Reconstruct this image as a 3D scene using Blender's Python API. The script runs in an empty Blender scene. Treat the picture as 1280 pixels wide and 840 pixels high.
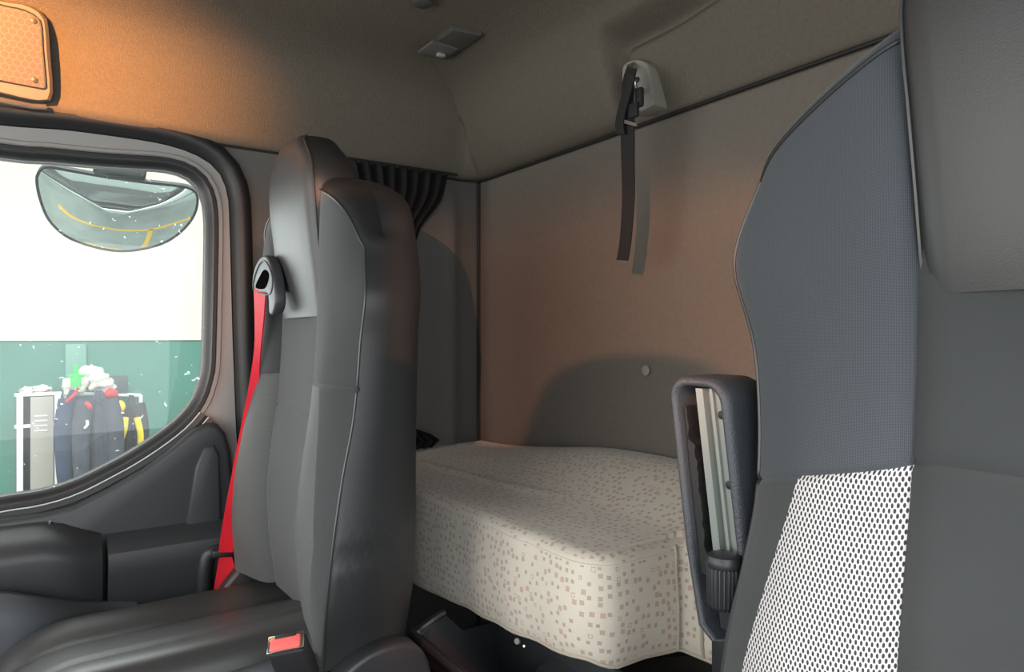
import bpy, bmesh, math, random
from mathutils import Vector, geometry
import numpy as np

# ------------------------------------------------------------------ camera, world, lights
C = bpy.context.scene.collection
scene = bpy.context.scene
ZC = 2.5                      # camera height above the yard; every coordinate below is written relative to the camera
F_PX = 850.0
YAW = math.radians(34.26)     # the optical axis, turned from the passenger side towards the rear of the cab
FWD = Vector((-math.cos(YAW), math.sin(YAW), 0)); RGT = Vector((math.sin(YAW), math.cos(YAW), 0))
cam_d = bpy.data.cameras.new('camera'); cam = bpy.data.objects.new('camera', cam_d); C.objects.link(cam)
cam_d.sensor_width = 36; cam_d.lens = F_PX / 1280 * 36; cam_d.clip_start = 0.02; cam_d.clip_end = 200
cam.location = (0, 0, ZC); cam.rotation_euler = FWD.to_track_quat('-Z', 'Y').to_euler()
scene.camera = cam
scene.view_settings.view_transform = 'Standard'; scene.view_settings.look = 'None'
scene.view_settings.gamma = 1; scene.view_settings.use_curve_mapping = False
scene.view_settings.exposure = 0.0
scene.cycles.use_denoising = True
scene.cycles.max_bounces = 10; scene.cycles.diffuse_bounces = 6; scene.cycles.transparent_max_bounces = 12
scene.cycles.sample_clamp_indirect = 4

world = bpy.data.worlds.new('sky'); scene.world = world; world.use_nodes = True
bg = world.node_tree.nodes['Background']; bg.inputs[0].default_value = (0.90, 0.95, 1.0, 1); bg.inputs[1].default_value = 1.55

def area(name, loc, aim, sx, sy, power, col, portal=False):
    l = bpy.data.lights.new(name, 'AREA'); l.shape = 'RECTANGLE'; l.size = sx; l.size_y = sy; l.energy = power; l.color = col
    o = bpy.data.objects.new(name, l); C.objects.link(o); o.location = Vector(loc) + Vector((0, 0, ZC))
    o.rotation_euler = Vector(aim).to_track_quat('-Z', 'Y').to_euler(); l.cycles.is_portal = portal
    return o
def spot(name, loc, target, power, col, ang, blend, r):
    l = bpy.data.lights.new(name, 'SPOT'); l.energy = power; l.color = col; l.spot_size = math.radians(ang); l.spot_blend = blend
    l.shadow_soft_size = r
    o = bpy.data.objects.new(name, l); C.objects.link(o); o.location = Vector(loc) + Vector((0, 0, ZC))
    o.rotation_euler = (Vector(target) - Vector(loc)).to_track_quat('-Z', 'Y').to_euler()
    return o
# daylight through the windscreen, the open driver's door and the passenger window
area('windscreen_daylight', (-0.75, -1.05, 0.02), (0, 1, -0.12), 1.9, 0.6, 19, (1.0, 0.96, 0.90))
area('door_daylight', (0.75, -0.1, 0.0), (-1, 0.1, -0.08), 1.4, 1.1, 15, (0.95, 0.97, 1.0))
area('window_daylight', (-1.97, -0.10, 0.02), (1, 0, -0.05), 0.8, 0.62, 6, (0.92, 0.97, 1.0))
# added spots for unseen sources: warm light on the rear wall, amber on the headliner
LAMP = Vector((-0.25, -0.10, 0.25))
spot('added_warm_spot', LAMP, (-1.50, 0.95, -0.12), 56, (1.0, 0.42, 0.22), 66, 0.30, 0.0014)
CLAMP = Vector((-0.75, -0.55, 0.53))
spot('added_amber_spot', CLAMP, (-1.8, -0.06, 0.60), 385, (1.0, 0.37, 0.09), 47, 1.0, 0.003)
yard_sun = bpy.data.lights.new('sun', 'SUN'); yard_sun.energy = 2.6; yard_sun.angle = 0.3; yard_sun.color = (1, 0.97, 0.90)
yo = bpy.data.objects.new('sun', yard_sun); C.objects.link(yo); yo.rotation_euler = Vector((-1.0, 0.25, -0.75)).to_track_quat('-Z', 'Y').to_euler()
yo.location = (4, -2, ZC + 6)

# ------------------------------------------------------------------ helpers
def ray(px, py): return FWD + RGT * ((px - 640) / F_PX) + Vector((0, 0, (420 - py) / F_PX))
def onx(px, py, x): d = ray(px, py); return d * (x / d.x)
def ony(px, py, y): d = ray(px, py); return d * (y / d.y)
def onz(px, py, z): d = ray(px, py); return d * (z / d.z)
def sst(t): t = max(0.0, min(1.0, t)); return t * t * (3 - 2 * t)
def lerp(a, b, t): return a + (b - a) * t

class MB:
    def __init__(s): s.v = []; s.f = []; s.m = []; s.uv = {}; s.flat = set()
    def add(s, vs, fs, mi=0, flat=False):
        o = len(s.v); s.v += [Vector(p) for p in vs]
        for f in fs:
            if flat: s.flat.add(len(s.f))
            s.f.append([i + o for i in f]); s.m.append(mi)
        return s
    def grid(s, rows, closed=False, mi=0, flip=False, mf=None):
        n = len(rows[0]); vs = [p for r in rows for p in r]; o = len(s.v); s.v += [Vector(p) for p in vs]
        for i in range(len(rows) - 1):
            for j in range(n if closed else n - 1):
                a = o + i * n + j; b = o + i * n + (j + 1) % n; c = o + (i + 1) * n + (j + 1) % n; d = o + (i + 1) * n + j
                s.f.append([a, d, c, b] if flip else [a, b, c, d]); s.m.append(mf(i, j) if mf else mi)
        return s
    def cap(s, ring, mi=0, flip=False):
        o = len(s.v); s.v += [Vector(p) for p in ring]; r = list(range(o, o + len(ring)))
        s.flat.add(len(s.f)); s.f.append(r[::-1] if flip else r); s.m.append(mi); return s
    def tube(s, pts, r, n=8, mi=0, closed=False, ends=True):
        pts = [Vector(p) for p in pts]; rows = []; N = len(pts)
        up = Vector((0.13, 0.21, 0.97))
        for i, p in enumerate(pts):
            a = pts[i - 1] if (i or closed) else p; b = pts[(i + 1) % N] if (i < N - 1 or closed) else p
            t = (b - a).normalized(); u = up - t * up.dot(t)
            if u.length < 1e-3: u = Vector((1, 0, 0)) - t * t.x
            u.normalize(); up = u; w = t.cross(u); rr = r(i / (N - 1)) if callable(r) else r
            rows.append([p + u * math.cos(k * 2 * math.pi / n) * rr + w * math.sin(k * 2 * math.pi / n) * rr for k in range(n)])
        if closed: rows.append(rows[0])
        s.grid(rows, True, mi)
        if ends and not closed: s.cap(rows[0], mi, True); s.cap(rows[-1], mi)
        return s
    def box(s, c, size, bev=0.004, mi=0, mat=None, seg=2):
        bm = bmesh.new(); bmesh.ops.create_cube(bm, size=1)
        for v in bm.verts: v.co = Vector((v.co.x * size[0], v.co.y * size[1], v.co.z * size[2]))
        if bev > 0: bmesh.ops.bevel(bm, geom=bm.edges[:], offset=min(bev, min(size) * 0.48), segments=seg, profile=0.5, affect='EDGES')
        for v in bm.verts:
            if mat: v.co = mat @ v.co
            v.co += Vector(c)
        bm.verts.index_update(); s.add([v.co.copy() for v in bm.verts], [[v.index for v in f.verts] for f in bm.faces], mi); bm.free(); return s
    def prism(s, poly, ax, a, b, bev=0.0, mi=0, seg=2):
        """poly: 2-D points; ax: 'x' (poly = y,z), 'y' (poly = x,z), 'z' (poly = x,y)"""
        f = {'x': lambda p, q: Vector((q, p[0], p[1])), 'y': lambda p, q: Vector((p[0], q, p[1])), 'z': lambda p, q: Vector((p[0], p[1], q))}[ax]
        bm = bmesh.new(); lo = [bm.verts.new(f(p, a)) for p in poly]; hi = [bm.verts.new(f(p, b)) for p in poly]; n = len(poly)
        bm.faces.new(lo); bm.faces.new(hi[::-1])
        for i in range(n): bm.faces.new([lo[i], hi[i], hi[(i + 1) % n], lo[(i + 1) % n]])
        bmesh.ops.recalc_face_normals(bm, faces=bm.faces[:])
        if bev > 0:
            eds = [e for e in bm.edges if (e.verts[0] in lo) == (e.verts[1] in lo)]
            bmesh.ops.bevel(bm, geom=eds, offset=bev, segments=seg, profile=0.5, affect='EDGES', clamp_overlap=True)
        bm.verts.index_update(); s.add([v.co.copy() for v in bm.verts], [[v.index for v in q.verts] for q in bm.faces], mi); bm.free(); return s
    def disc(s, c, n, r, h, k=20, mi=0, bev=0.15):
        n = Vector(n).normalized(); u = n.orthogonal().normalized(); w = n.cross(u); c = Vector(c); rows = []
        for (rr, hh) in ((r, 0), (r, h * (1 - bev)), (r * (1 - bev), h), (0.0001, h)):
            rows.append([c + n * hh + u * math.cos(i * 2 * math.pi / k) * rr + w * math.sin(i * 2 * math.pi / k) * rr for i in range(k)])
        s.grid(rows, True, mi); return s

ROOTLOC = {}
def obj(name, mb, mats, parent=None, loc=(0, 0, 0), smooth=True, angle=40, label=None):
    if not isinstance(mats, (list, tuple)): mats = [mats]
    off = ROOTLOC[parent.name] if parent else Vector(loc)
    me = bpy.data.meshes.new(name); me.from_pydata([tuple(v - off) for v in mb.v], [], mb.f)
    for m in mats: me.materials.append(m)
    for i, p in enumerate(me.polygons): p.material_index = mb.m[i]; p.use_smooth = smooth
    if mb.uv:
        uvl = me.uv_layers.new(name='UVMap')
        for p in me.polygons:
            for li in p.loop_indices:
                uvl.data[li].uv = mb.uv[(p.index, me.loops[li].vertex_index)] if (p.index, me.loops[li].vertex_index) in mb.uv else mb.uv.get(me.loops[li].vertex_index, (0, 0))
    o = bpy.data.objects.new(name, me); C.objects.link(o)
    bm = bmesh.new(); bm.from_mesh(me); bmesh.ops.remove_doubles(bm, verts=bm.verts[:], dist=1e-5)
    if not mb.uv or True: bmesh.ops.recalc_face_normals(bm, faces=bm.faces[:])
    if smooth:
        for e in bm.edges:
            if len(e.link_faces) == 2 and e.calc_face_angle(0) > math.radians(angle): e.smooth = False
    bm.to_mesh(me); bm.free()
    if parent: o.parent = parent; ROOTLOC[o.name] = off
    else: o.location = off + Vector((0, 0, ZC)); ROOTLOC[o.name] = off
    if label: o['label'] = label
    return o
def tag(o, label, cat, group=None):
    o['label'] = label; o['category'] = cat
    if group: o['group'] = group
    return o
def thing(name, label, cat, loc, group=None):
    o = bpy.data.objects.new(name, None); C.objects.link(o); o.empty_display_size = 0.05
    o.location = Vector(loc) + Vector((0, 0, ZC)); ROOTLOC[o.name] = Vector(loc)
    return tag(o, label, cat, group)
def struct(o): o['kind'] = 'structure'; return o

# ------------------------------------------------------------------ materials
def mat(name, col, rough=0.6, bump=0.0, bscale=200, var=0.0, vscale=6, metal=0.0, spec=0.5, col2=None, sheen=0.0, coat=0.0, detail=3):
    m = bpy.data.materials.new(name); m.use_nodes = True; nt = m.node_tree; b = nt.nodes['Principled BSDF']
    b.inputs['Base Color'].default_value = (*col, 1); b.inputs['Roughness'].default_value = rough
    b.inputs['Metallic'].default_value = metal; b.inputs['Specular IOR Level'].default_value = spec
    b.inputs['Sheen Weight'].default_value = sheen; b.inputs['Coat Weight'].default_value = coat
    tc = nt.nodes.new('ShaderNodeTexCoord')
    if bump:
        n = nt.nodes.new('ShaderNodeTexNoise'); n.inputs['Scale'].default_value = bscale; n.inputs['Detail'].default_value = detail
        bp = nt.nodes.new('ShaderNodeBump'); bp.inputs['Strength'].default_value = bump; bp.inputs['Distance'].default_value = 0.002
        nt.links.new(tc.outputs['Object'], n.inputs['Vector']); nt.links.new(n.outputs['Fac'], bp.inputs['Height']); nt.links.new(bp.outputs['Normal'], b.inputs['Normal'])
    if var:
        n = nt.nodes.new('ShaderNodeTexNoise'); n.inputs['Scale'].default_value = vscale; n.inputs['Detail'].default_value = 5
        r = nt.nodes.new('ShaderNodeMix'); r.data_type = 'RGBA'
        mr = nt.nodes.new('ShaderNodeMapRange'); mr.inputs[1].default_value = 0.3; mr.inputs[2].default_value = 0.7
        nt.links.new(tc.outputs['Object'], n.inputs['Vector']); nt.links.new(n.outputs['Fac'], mr.inputs[0]); nt.links.new(mr.outputs[0], r.inputs[0])
        c2 = col2 or tuple(c * (1 - var) for c in col)
        r.inputs[6].default_value = (*[min(1, c * (1 + var * 0.5)) for c in col], 1); r.inputs[7].default_value = (*c2, 1)
        nt.links.new(r.outputs[2], b.inputs['Base Color'])
    return m
def math_node(nt, op, a, b=None, c=None):
    n = nt.nodes.new('ShaderNodeMath'); n.operation = op
    for i, x in enumerate((a, b, c)):
        if x is None: continue
        if isinstance(x, (int, float)): n.inputs[i].default_value = x
        else: nt.links.new(x, n.inputs[i])
    return n.outputs[0]

LEATHER = mat('dark_leatherette', (0.024, 0.025, 0.026), 0.42, 0.12, 700, 0.10, 5, spec=0.45)
LEATHER2 = mat('headrest_leatherette', (0.042, 0.043, 0.043), 0.40, 0.10, 700, 0.08, 5, spec=0.45)
FABRIC = mat('seat_fabric', (0.050, 0.054, 0.055), 0.85, 0.35, 1400, 0.10, 8, spec=0.25, sheen=0.25)
PIPING = mat('seat_piping', (0.035, 0.036, 0.037), 0.35)
PLASTIC = mat('black_plastic', (0.022, 0.024, 0.028), 0.42, 0.15, 900, spec=0.5)
PLASTIC2 = mat('door_plastic', (0.042, 0.046, 0.050), 0.45, 0.15, 700, spec=0.5)
PLASTIC3 = mat('pocket_plastic', (0.075, 0.085, 0.095), 0.5, 0.15, 700)
ARMSKIN = mat('armrest_skin', (0.055, 0.063, 0.074), 0.42, 0.5, 420, spec=0.5)
RUBBER = mat('rubber_seal', (0.018, 0.019, 0.020), 0.5)
PAINT = mat('painted_frame', (0.33, 0.33, 0.32), 0.35, spec=0.5)
HEAD = mat('headliner_fleece', (0.138, 0.124, 0.102), 0.95, 0.8, 400, 0.10, 140, spec=0.1)
CEIL = mat('ceiling_fleece', (0.105, 0.102, 0.092), 0.95, 0.8, 260, 0.12, 40, spec=0.1)
WALLF = mat('rear_wall_fleece', (0.175, 0.160, 0.138), 0.95, 0.5, 350, 0.06, 90, spec=0.1)
TRIM = mat('grey_pillar_trim', (0.125, 0.125, 0.118), 0.7, 0.3, 400)
CARPET = mat('cab_floor_rubber', (0.02, 0.02, 0.02), 0.8, 0.3, 120)
RED = mat('red_webbing', (0.62, 0.012, 0.030), 0.55, 0.5, 900, spec=0.3)
REDP = mat('red_release_plastic', (0.75, 0.13, 0.12), 0.35)
CHROME = mat('chrome', (0.85, 0.85, 0.85), 0.12, metal=1.0)
ALU = mat('aluminium_rail', (0.30, 0.33, 0.31), 0.38, metal=0.35)
STRAP = mat('black_webbing', (0.012, 0.012, 0.013), 0.75, 0.4, 900)
CURT = mat('black_curtain_cloth', (0.005, 0.005, 0.006), 0.9, 0.4, 500)
HOOKP = mat('hook_plate_plastic', (0.30, 0.29, 0.26), 0.45)
STEEL = mat('steel', (0.55, 0.55, 0.55), 0.3, metal=1.0)
WHITEP = mat('pale_button', (0.30, 0.30, 0.28), 0.5)
LAMPG = mat('lamp_lens', (0.12, 0.12, 0.115), 0.3)
LAMPD = mat('lamp_body', (0.07, 0.07, 0.065), 0.4)
STITCH = mat('pale_stitching', (0.42, 0.38, 0.32), 0.8)
SPKF = mat('speaker_surround', (0.14, 0.13, 0.12), 0.5)

def honey():
    m = mat('speaker_grille', (0.3, 0.28, 0.26), 0.55); nt = m.node_tree; b = nt.nodes['Principled BSDF']
    tc = nt.nodes.new('ShaderNodeTexCoord'); sep = nt.nodes.new('ShaderNodeSeparateXYZ'); nt.links.new(tc.outputs['UV'], sep.inputs[0])
    s = 0.0135
    def hexd(ox, oy):     # distance-like value to the nearest hexagon centre of one of two lattices
        fx = math_node(nt, 'SUBTRACT', math_node(nt, 'FRACT', math_node(nt, 'ADD', math_node(nt, 'DIVIDE', sep.outputs[0], s), ox)), 0.5)
        fy = math_node(nt, 'MULTIPLY', math_node(nt, 'SUBTRACT', math_node(nt, 'FRACT', math_node(nt, 'ADD', math_node(nt, 'DIVIDE', sep.outputs[1], s * 1.732), oy)), 0.5), 1.732)
        ax = math_node(nt, 'ABSOLUTE', fx); ay = math_node(nt, 'ABSOLUTE', fy)
        return math_node(nt, 'MAXIMUM', ax, math_node(nt, 'ADD', math_node(nt, 'MULTIPLY', ax, 0.5), math_node(nt, 'MULTIPLY', ay, 0.866)))
    d = math_node(nt, 'MINIMUM', hexd(0, 0), hexd(0.5, 0.5))
    cell = math_node(nt, 'LESS_THAN', d, 0.44)
    w = nt.nodes.new('ShaderNodeTexWave'); w.inputs['Scale'].default_value = 160; w.bands_direction = 'DIAGONAL'; nt.links.new(tc.outputs['UV'], w.inputs['Vector'])
    k = math_node(nt, 'MULTIPLY', cell, math_node(nt, 'ADD', math_node(nt, 'MULTIPLY', w.outputs['Fac'], 0.35), 0.35))
    mx = nt.nodes.new('ShaderNodeMix'); mx.data_type = 'RGBA'; nt.links.new(k, mx.inputs[0])
    mx.inputs[6].default_value = (0.13, 0.12, 0.115, 1); mx.inputs[7].default_value = (0.045, 0.04, 0.036, 1)
    nt.links.new(mx.outputs[2], b.inputs['Base Color']); return m
GRILLE = honey()

def meshmat(name, light, dark):
    m = mat(name, light, 0.7); nt = m.node_tree; b = nt.nodes['Principled BSDF']
    tc = nt.nodes.new('ShaderNodeTexCoord'); sep = nt.nodes.new('ShaderNodeSeparateXYZ'); nt.links.new(tc.outputs['UV'], sep.inputs[0])
    w, h = 0.0042, 0.0045
    vy = math_node(nt, 'DIVIDE', sep.outputs[1], h); row = math_node(nt, 'FLOOR', vy)
    sh = math_node(nt, 'MULTIPLY', math_node(nt, 'MODULO', math_node(nt, 'ADD', row, 1000), 2), 0.5)
    fx = math_node(nt, 'SUBTRACT', math_node(nt, 'FRACT', math_node(nt, 'ADD', math_node(nt, 'DIVIDE', sep.outputs[0], w), sh)), 0.5)
    fy = math_node(nt, 'SUBTRACT', math_node(nt, 'FRACT', vy), 0.5)
    e = math_node(nt, 'ADD', math_node(nt, 'POWER', math_node(nt, 'DIVIDE', math_node(nt, 'ABSOLUTE', fx), 0.26), 2), math_node(nt, 'POWER', math_node(nt, 'DIVIDE', math_node(nt, 'ABSOLUTE', fy), 0.50), 2))
    mr = nt.nodes.new('ShaderNodeMapRange'); mr.inputs[1].default_value = 0.75; mr.inputs[2].default_value = 1.15; nt.links.new(e, mr.inputs[0])
    mx = nt.nodes.new('ShaderNodeMix'); mx.data_type = 'RGBA'; nt.links.new(mr.outputs[0], mx.inputs[0])
    mx.inputs[6].default_value = (*dark, 1); mx.inputs[7].default_value = (*light, 1); nt.links.new(mx.outputs[2], b.inputs['Base Color'])
    bp = nt.nodes.new('ShaderNodeBump'); bp.inputs['Strength'].default_value = 0.6; bp.inputs['Distance'].default_value = 0.001
    nt.links.new(mr.outputs[0], bp.inputs['Height']); nt.links.new(bp.outputs['Normal'], b.inputs['Normal'])
    return m
MESHW = meshmat('white_mesh_fabric', (0.62, 0.60, 0.60), (0.03, 0.03, 0.035))
MESHG = meshmat('grey_mesh_fabric', (0.095, 0.100, 0.098), (0.070, 0.074, 0.073))

def twill():
    m = mat('twill_fabric', (0.074, 0.084, 0.094), 0.8, spec=0.25, sheen=0.2); nt = m.node_tree; b = nt.nodes['Principled BSDF']
    tc = nt.nodes.new('ShaderNodeTexCoord')
    mp = nt.nodes.new('ShaderNodeMapping'); mp.inputs['Rotation'].default_value = (0, 0, 0.8); nt.links.new(tc.outputs['UV'], mp.inputs[0])
    ck = nt.nodes.new('ShaderNodeTexChecker'); ck.inputs['Scale'].default_value = 1100; nt.links.new(mp.outputs[0], ck.inputs['Vector'])
    ck.inputs[1].default_value = (0.080, 0.090, 0.102, 1); ck.inputs[2].default_value = (0.038, 0.043, 0.050, 1)
    nt.links.new(ck.outputs[0], b.inputs['Base Color']); return m
TWILL = twill()

def mattress_mat():
    m = mat('mattress_cloth', (0.52, 0.48, 0.40), 0.62, spec=0.35, sheen=0.3); nt = m.node_tree; b = nt.nodes['Principled BSDF']
    tc = nt.nodes.new('ShaderNodeTexCoord')
    v = nt.nodes.new('ShaderNodeTexVoronoi'); v.distance = 'CHEBYCHEV'; v.inputs['Scale'].default_value = 70; v.inputs['Randomness'].default_value = 0.62
    v.voronoi_dimensions = '2D'; nt.links.new(tc.outputs['UV'], v.inputs['Vector'])
    # slightly ragged edges
    n = nt.nodes.new('ShaderNodeTexNoise'); n.inputs['Scale'].default_value = 900; nt.links.new(tc.outputs['UV'], n.inputs['Vector'])
    d = math_node(nt, 'ADD', v.outputs['Distance'], math_node(nt, 'MULTIPLY', math_node(nt, 'SUBTRACT', n.outputs['Fac'], 0.5), 0.14))
    sep = nt.nodes.new('ShaderNodeSeparateColor'); nt.links.new(v.outputs['Color'], sep.inputs[0])
    rad = math_node(nt, 'ADD', math_node(nt, 'MULTIPLY', sep.outputs[0], 0.10), 0.19)
    inside = math_node(nt, 'LESS_THAN', d, rad)
    hole = math_node(nt, 'MULTIPLY', math_node(nt, 'LESS_THAN', sep.outputs[1], 0.14), math_node(nt, 'LESS_THAN', d, math_node(nt, 'SUBTRACT', rad, 0.09)))
    present = math_node(nt, 'GREATER_THAN', sep.outputs[2], 0.16)
    k = math_node(nt, 'MULTIPLY', math_node(nt, 'MULTIPLY', inside, present), math_node(nt, 'SUBTRACT', 1.0, hole))
    cr = nt.nodes.new('ShaderNodeValToRGB'); nt.links.new(sep.outputs[0], cr.inputs[0])
    cr.color_ramp.elements[0].color = (0.42, 0.35, 0.28, 1); cr.color_ramp.elements[1].color = (0.54, 0.38, 0.32, 1)
    e = cr.color_ramp.elements.new(0.5); e.color = (0.46, 0.38, 0.31, 1)
    base = nt.nodes.new('ShaderNodeMix'); base.data_type = 'RGBA'
    n2 = nt.nodes.new('ShaderNodeTexNoise'); n2.inputs['Scale'].default_value = 700; n2.inputs['Detail'].default_value = 2; nt.links.new(tc.outputs['UV'], n2.inputs['Vector'])
    nt.links.new(n2.outputs['Fac'], base.inputs[0]); base.inputs[6].default_value = (0.56, 0.51, 0.42, 1); base.inputs[7].default_value = (0.74, 0.69, 0.60, 1)
    mx = nt.nodes.new('ShaderNodeMix'); mx.data_type = 'RGBA'; nt.links.new(k, mx.inputs[0]); nt.links.new(base.outputs[2], mx.inputs[6]); nt.links.new(cr.outputs[0], mx.inputs[7])
    nt.links.new(mx.outputs[2], b.inputs['Base Color'])
    bp = nt.nodes.new('ShaderNodeBump'); bp.inputs['Strength'].default_value = 0.3; bp.inputs['Distance'].default_value = 0.001
    nt.links.new(n2.outputs['Fac'], bp.inputs['Height']); nt.links.new(bp.outputs['Normal'], b.inputs['Normal'])
    return m
MATT = mattress_mat()

def glass_mat():
    m = bpy.data.materials.new('dusty_window_glass'); m.use_nodes = True; nt = m.node_tree; nt.nodes.clear()
    out = nt.nodes.new('ShaderNodeOutputMaterial'); tr = nt.nodes.new('ShaderNodeBsdfTransparent'); gl = nt.nodes.new('ShaderNodeBsdfGlossy'); gl.inputs['Roughness'].default_value = 0.02
    tr.inputs[0].default_value = (0.93, 0.97, 0.95, 1)
    fr = nt.nodes.new('ShaderNodeFresnel'); fr.inputs[0].default_value = 1.45
    m1 = nt.nodes.new('ShaderNodeMixShader'); nt.links.new(fr.outputs[0], m1.inputs[0]); nt.links.new(tr.outputs[0], m1.inputs[1]); nt.links.new(gl.outputs[0], m1.inputs[2])
    df = nt.nodes.new('ShaderNodeBsdfTranslucent'); df.inputs[0].default_value = (0.9, 0.92, 0.9, 1)
    tc = nt.nodes.new('ShaderNodeTexCoord'); n = nt.nodes.new('ShaderNodeTexNoise'); n.inputs['Scale'].default_value = 80; n.inputs['Detail'].default_value = 2; n.inputs['Distortion'].default_value = 0.8
    nt.links.new(tc.outputs['Object'], n.inputs['Vector'])
    n3 = nt.nodes.new('ShaderNodeTexNoise'); n3.inputs['Scale'].default_value = 7; nt.links.new(tc.outputs['Object'], n3.inputs['Vector'])
    th = math_node(nt, 'ADD', n.outputs['Fac'], math_node(nt, 'MULTIPLY', math_node(nt, 'SUBTRACT', n3.outputs['Fac'], 0.5), 0.22))
    mr = nt.nodes.new('ShaderNodeMapRange'); mr.inputs[1].default_value = 0.70; mr.inputs[2].default_value = 0.73; mr.inputs[3].default_value = 0.035; mr.inputs[4].default_value = 0.55
    nt.links.new(th, mr.inputs[0])
    m2 = nt.nodes.new('ShaderNodeMixShader'); nt.links.new(mr.outputs[0], m2.inputs[0]); nt.links.new(m1.outputs[0], m2.inputs[1]); nt.links.new(df.outputs[0], m2.inputs[2])
    nt.links.new(m2.outputs[0], out.inputs[0]); return m
GLASS = glass_mat()
MIRROR = mat('mirror_glass', (0.72, 0.82, 0.80), 0.03, metal=1.0)

# ------------------------------------------------------------------ setting: cab shell
XL, YR, XR, YF = -1.80, 1.10, 0.42, -1.02
ZS, ZT, ZFL = 0.483, 0.72, -1.15

# passenger window outline on the plane of the door, traced in metres (y, z)
def yz(px, py, x=XL): p = onx(px, py, x); return (p.y, p.z)
gl_px = [(258, 440), (255, 470), (245, 500), (226, 524), (200, 545), (165, 568), (130, 587), (100, 602), (70, 613), (40, 620), (0, 626)]
G = [yz(*p) for p in gl_px]
G += [(-0.30, G[-1][1] - 0.02), (-0.62, G[-1][1] - 0.03), (-0.70, G[-1][1] + 0.02), (-0.66, 0.15), (-0.56, 0.38), (-0.50, 0.398)]
G += [yz(*p) for p in [(0, 192), (60, 197), (125, 203), (175, 206), (205, 208), (228, 213), (245, 223), (255, 238), (260, 260), (261, 300)]]
def resample(poly, n, closed=True):
    P = [Vector((a[0], a[1], 0)) for a in poly]; 
    if closed: P.append(P[0])
    # Catmull-Rom first
    Q = []
    N = len(P) - 1
    for i in range(N):
        if closed: p0, p1, p2, p3 = P[(i - 1) % N], P[i], P[i + 1], P[(i + 2) % N]
        else: p0, p1, p2, p3 = P[max(i - 1, 0)], P[i], P[i + 1], P[min(i + 2, N)]
        for k in range(6):
            t = k / 6; Q.append(0.5 * ((2 * p1) + (-p0 + p2) * t + (2 * p0 - 5 * p1 + 4 * p2 - p3) * t * t + (-p0 + 3 * p1 - 3 * p2 + p3) * t ** 3))
    Q.append(P[-1]); L = [0]
    for i in range(1, len(Q)): L.append(L[-1] + (Q[i] - Q[i - 1]).length)
    out = []; j = 0; m = n if closed else n - 1
    for k in range(n):
        s = L[-1] * k / m
        while j < len(L) - 2 and L[j + 1] < s: j += 1
        t = (s - L[j]) / max(L[j + 1] - L[j], 1e-9); q = Q[j].lerp(Q[j + 1], t); out.append((q.x, q.y))
    return out
G = resample(G, 140)
def area2(p): return sum(p[i][0] * p[(i + 1) % len(p)][1] - p[(i + 1) % len(p)][0] * p[i][1] for i in range(len(p)))
if area2(G) < 0: G = G[::-1]
def offset(poly, d):
    n = len(poly); out = []
    for i in range(n):
        a, b = Vector(poly[i - 1]), Vector(poly[(i + 1) % n]); t = (b - a).normalized(); out.append((poly[i][0] + t.y * d, poly[i][1] - t.x * d))
    return out
def ring_pts(poly, x): return [Vector((x, p[0], p[1])) for p in poly]

# door outline: like the window along the top and the rear, then straight down
D = [(-0.80, -1.02), (-0.84, -0.6), (-0.80, 0.0), (-0.70, 0.30), (-0.62, 0.425)]
D += [(-0.4, 0.437)] + [(yz(px, py)[0], yz(px, py)[1]) for px, py in [(0, 155), (80, 161), (150, 170), (200, 178), (235, 188), (262, 202), (278, 220), (286, 245), (288, 280), (290, 350), (293, 450), (300, 580)]]
D += [(0.44, -0.55), (0.44, -0.9), (0.42, -1.02), (0.1, -1.06), (-0.5, -1.06)]
D = resample(D, 160)
if area2(D) < 0: D = D[::-1]
D2 = offset(D, 0.05)

def fill_hole(mb, outer, hole, x, mi=0):
    a = [Vector((p[0], p[1], 0)) for p in outer]; h = [Vector((p[0], p[1], 0)) for p in hole]
    tri = geometry.tessellate_polygon([a, h]); allp = outer + hole
    mb.add([Vector((x, p[0], p[1])) for p in allp], [list(t) for t in tri], mi, True)

wl = MB(); fill_hole(wl, [(YF, ZFL), (YR, ZFL), (YR, ZS + 0.03), (YF, ZS + 0.03)], D2, XL)
wl.grid([ring_pts(D2, XL), ring_pts(D2, XL - 0.12)], True)
struct(obj('wall_left', wl, TRIM, angle=30))
# rubber seal around the door opening
sl = MB(); sl.grid([ring_pts(offset(D, 0.052), XL), ring_pts(offset(D, 0.046), XL + 0.012), ring_pts(offset(D, 0.030), XL + 0.018), ring_pts(offset(D, 0.014), XL + 0.012), ring_pts(offset(D, 0.004), XL - 0.006), ring_pts(offset(D, -0.002), XL - 0.03)], True)
struct(obj('trim_1', sl, RUBBER, angle=60))

door = bpy.data.objects.new('door_1', None); C.objects.link(door); door.location = (XL, 0.44, -1.06 + ZC); ROOTLOC['door_1'] = Vector((XL, 0.44, -1.06)); door['kind'] = 'structure'
S1, S2 = offset(G, 0.010), offset(G, 0.024)
fr = MB(); fill_hole(fr, D, offset(G, 0.022), XL - 0.012)
fill_hole(fr, D, offset(G, 0.0), XL - 0.075)
fr.grid([ring_pts(D, XL - 0.012), ring_pts(D, XL - 0.075)], True)
fr.grid([ring_pts(offset(G, 0.036), XL - 0.0115), ring_pts(offset(G, 0.033), XL - 0.005), ring_pts(offset(G, 0.026), XL - 0.004), ring_pts(offset(G, 0.022), XL - 0.014)], True)
obj('door_frame', fr, PAINT, door, angle=50)
ws = MB(); ws.grid([ring_pts(offset(G, 0.026), XL - 0.013), ring_pts(offset(G, 0.021), XL - 0.004), ring_pts(offset(G, 0.013), XL - 0.004), ring_pts(offset(G, 0.008), XL - 0.018), ring_pts(offset(G, 0.003), XL - 0.022), ring_pts(offset(G, -0.002), XL - 0.045)], True)
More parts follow.
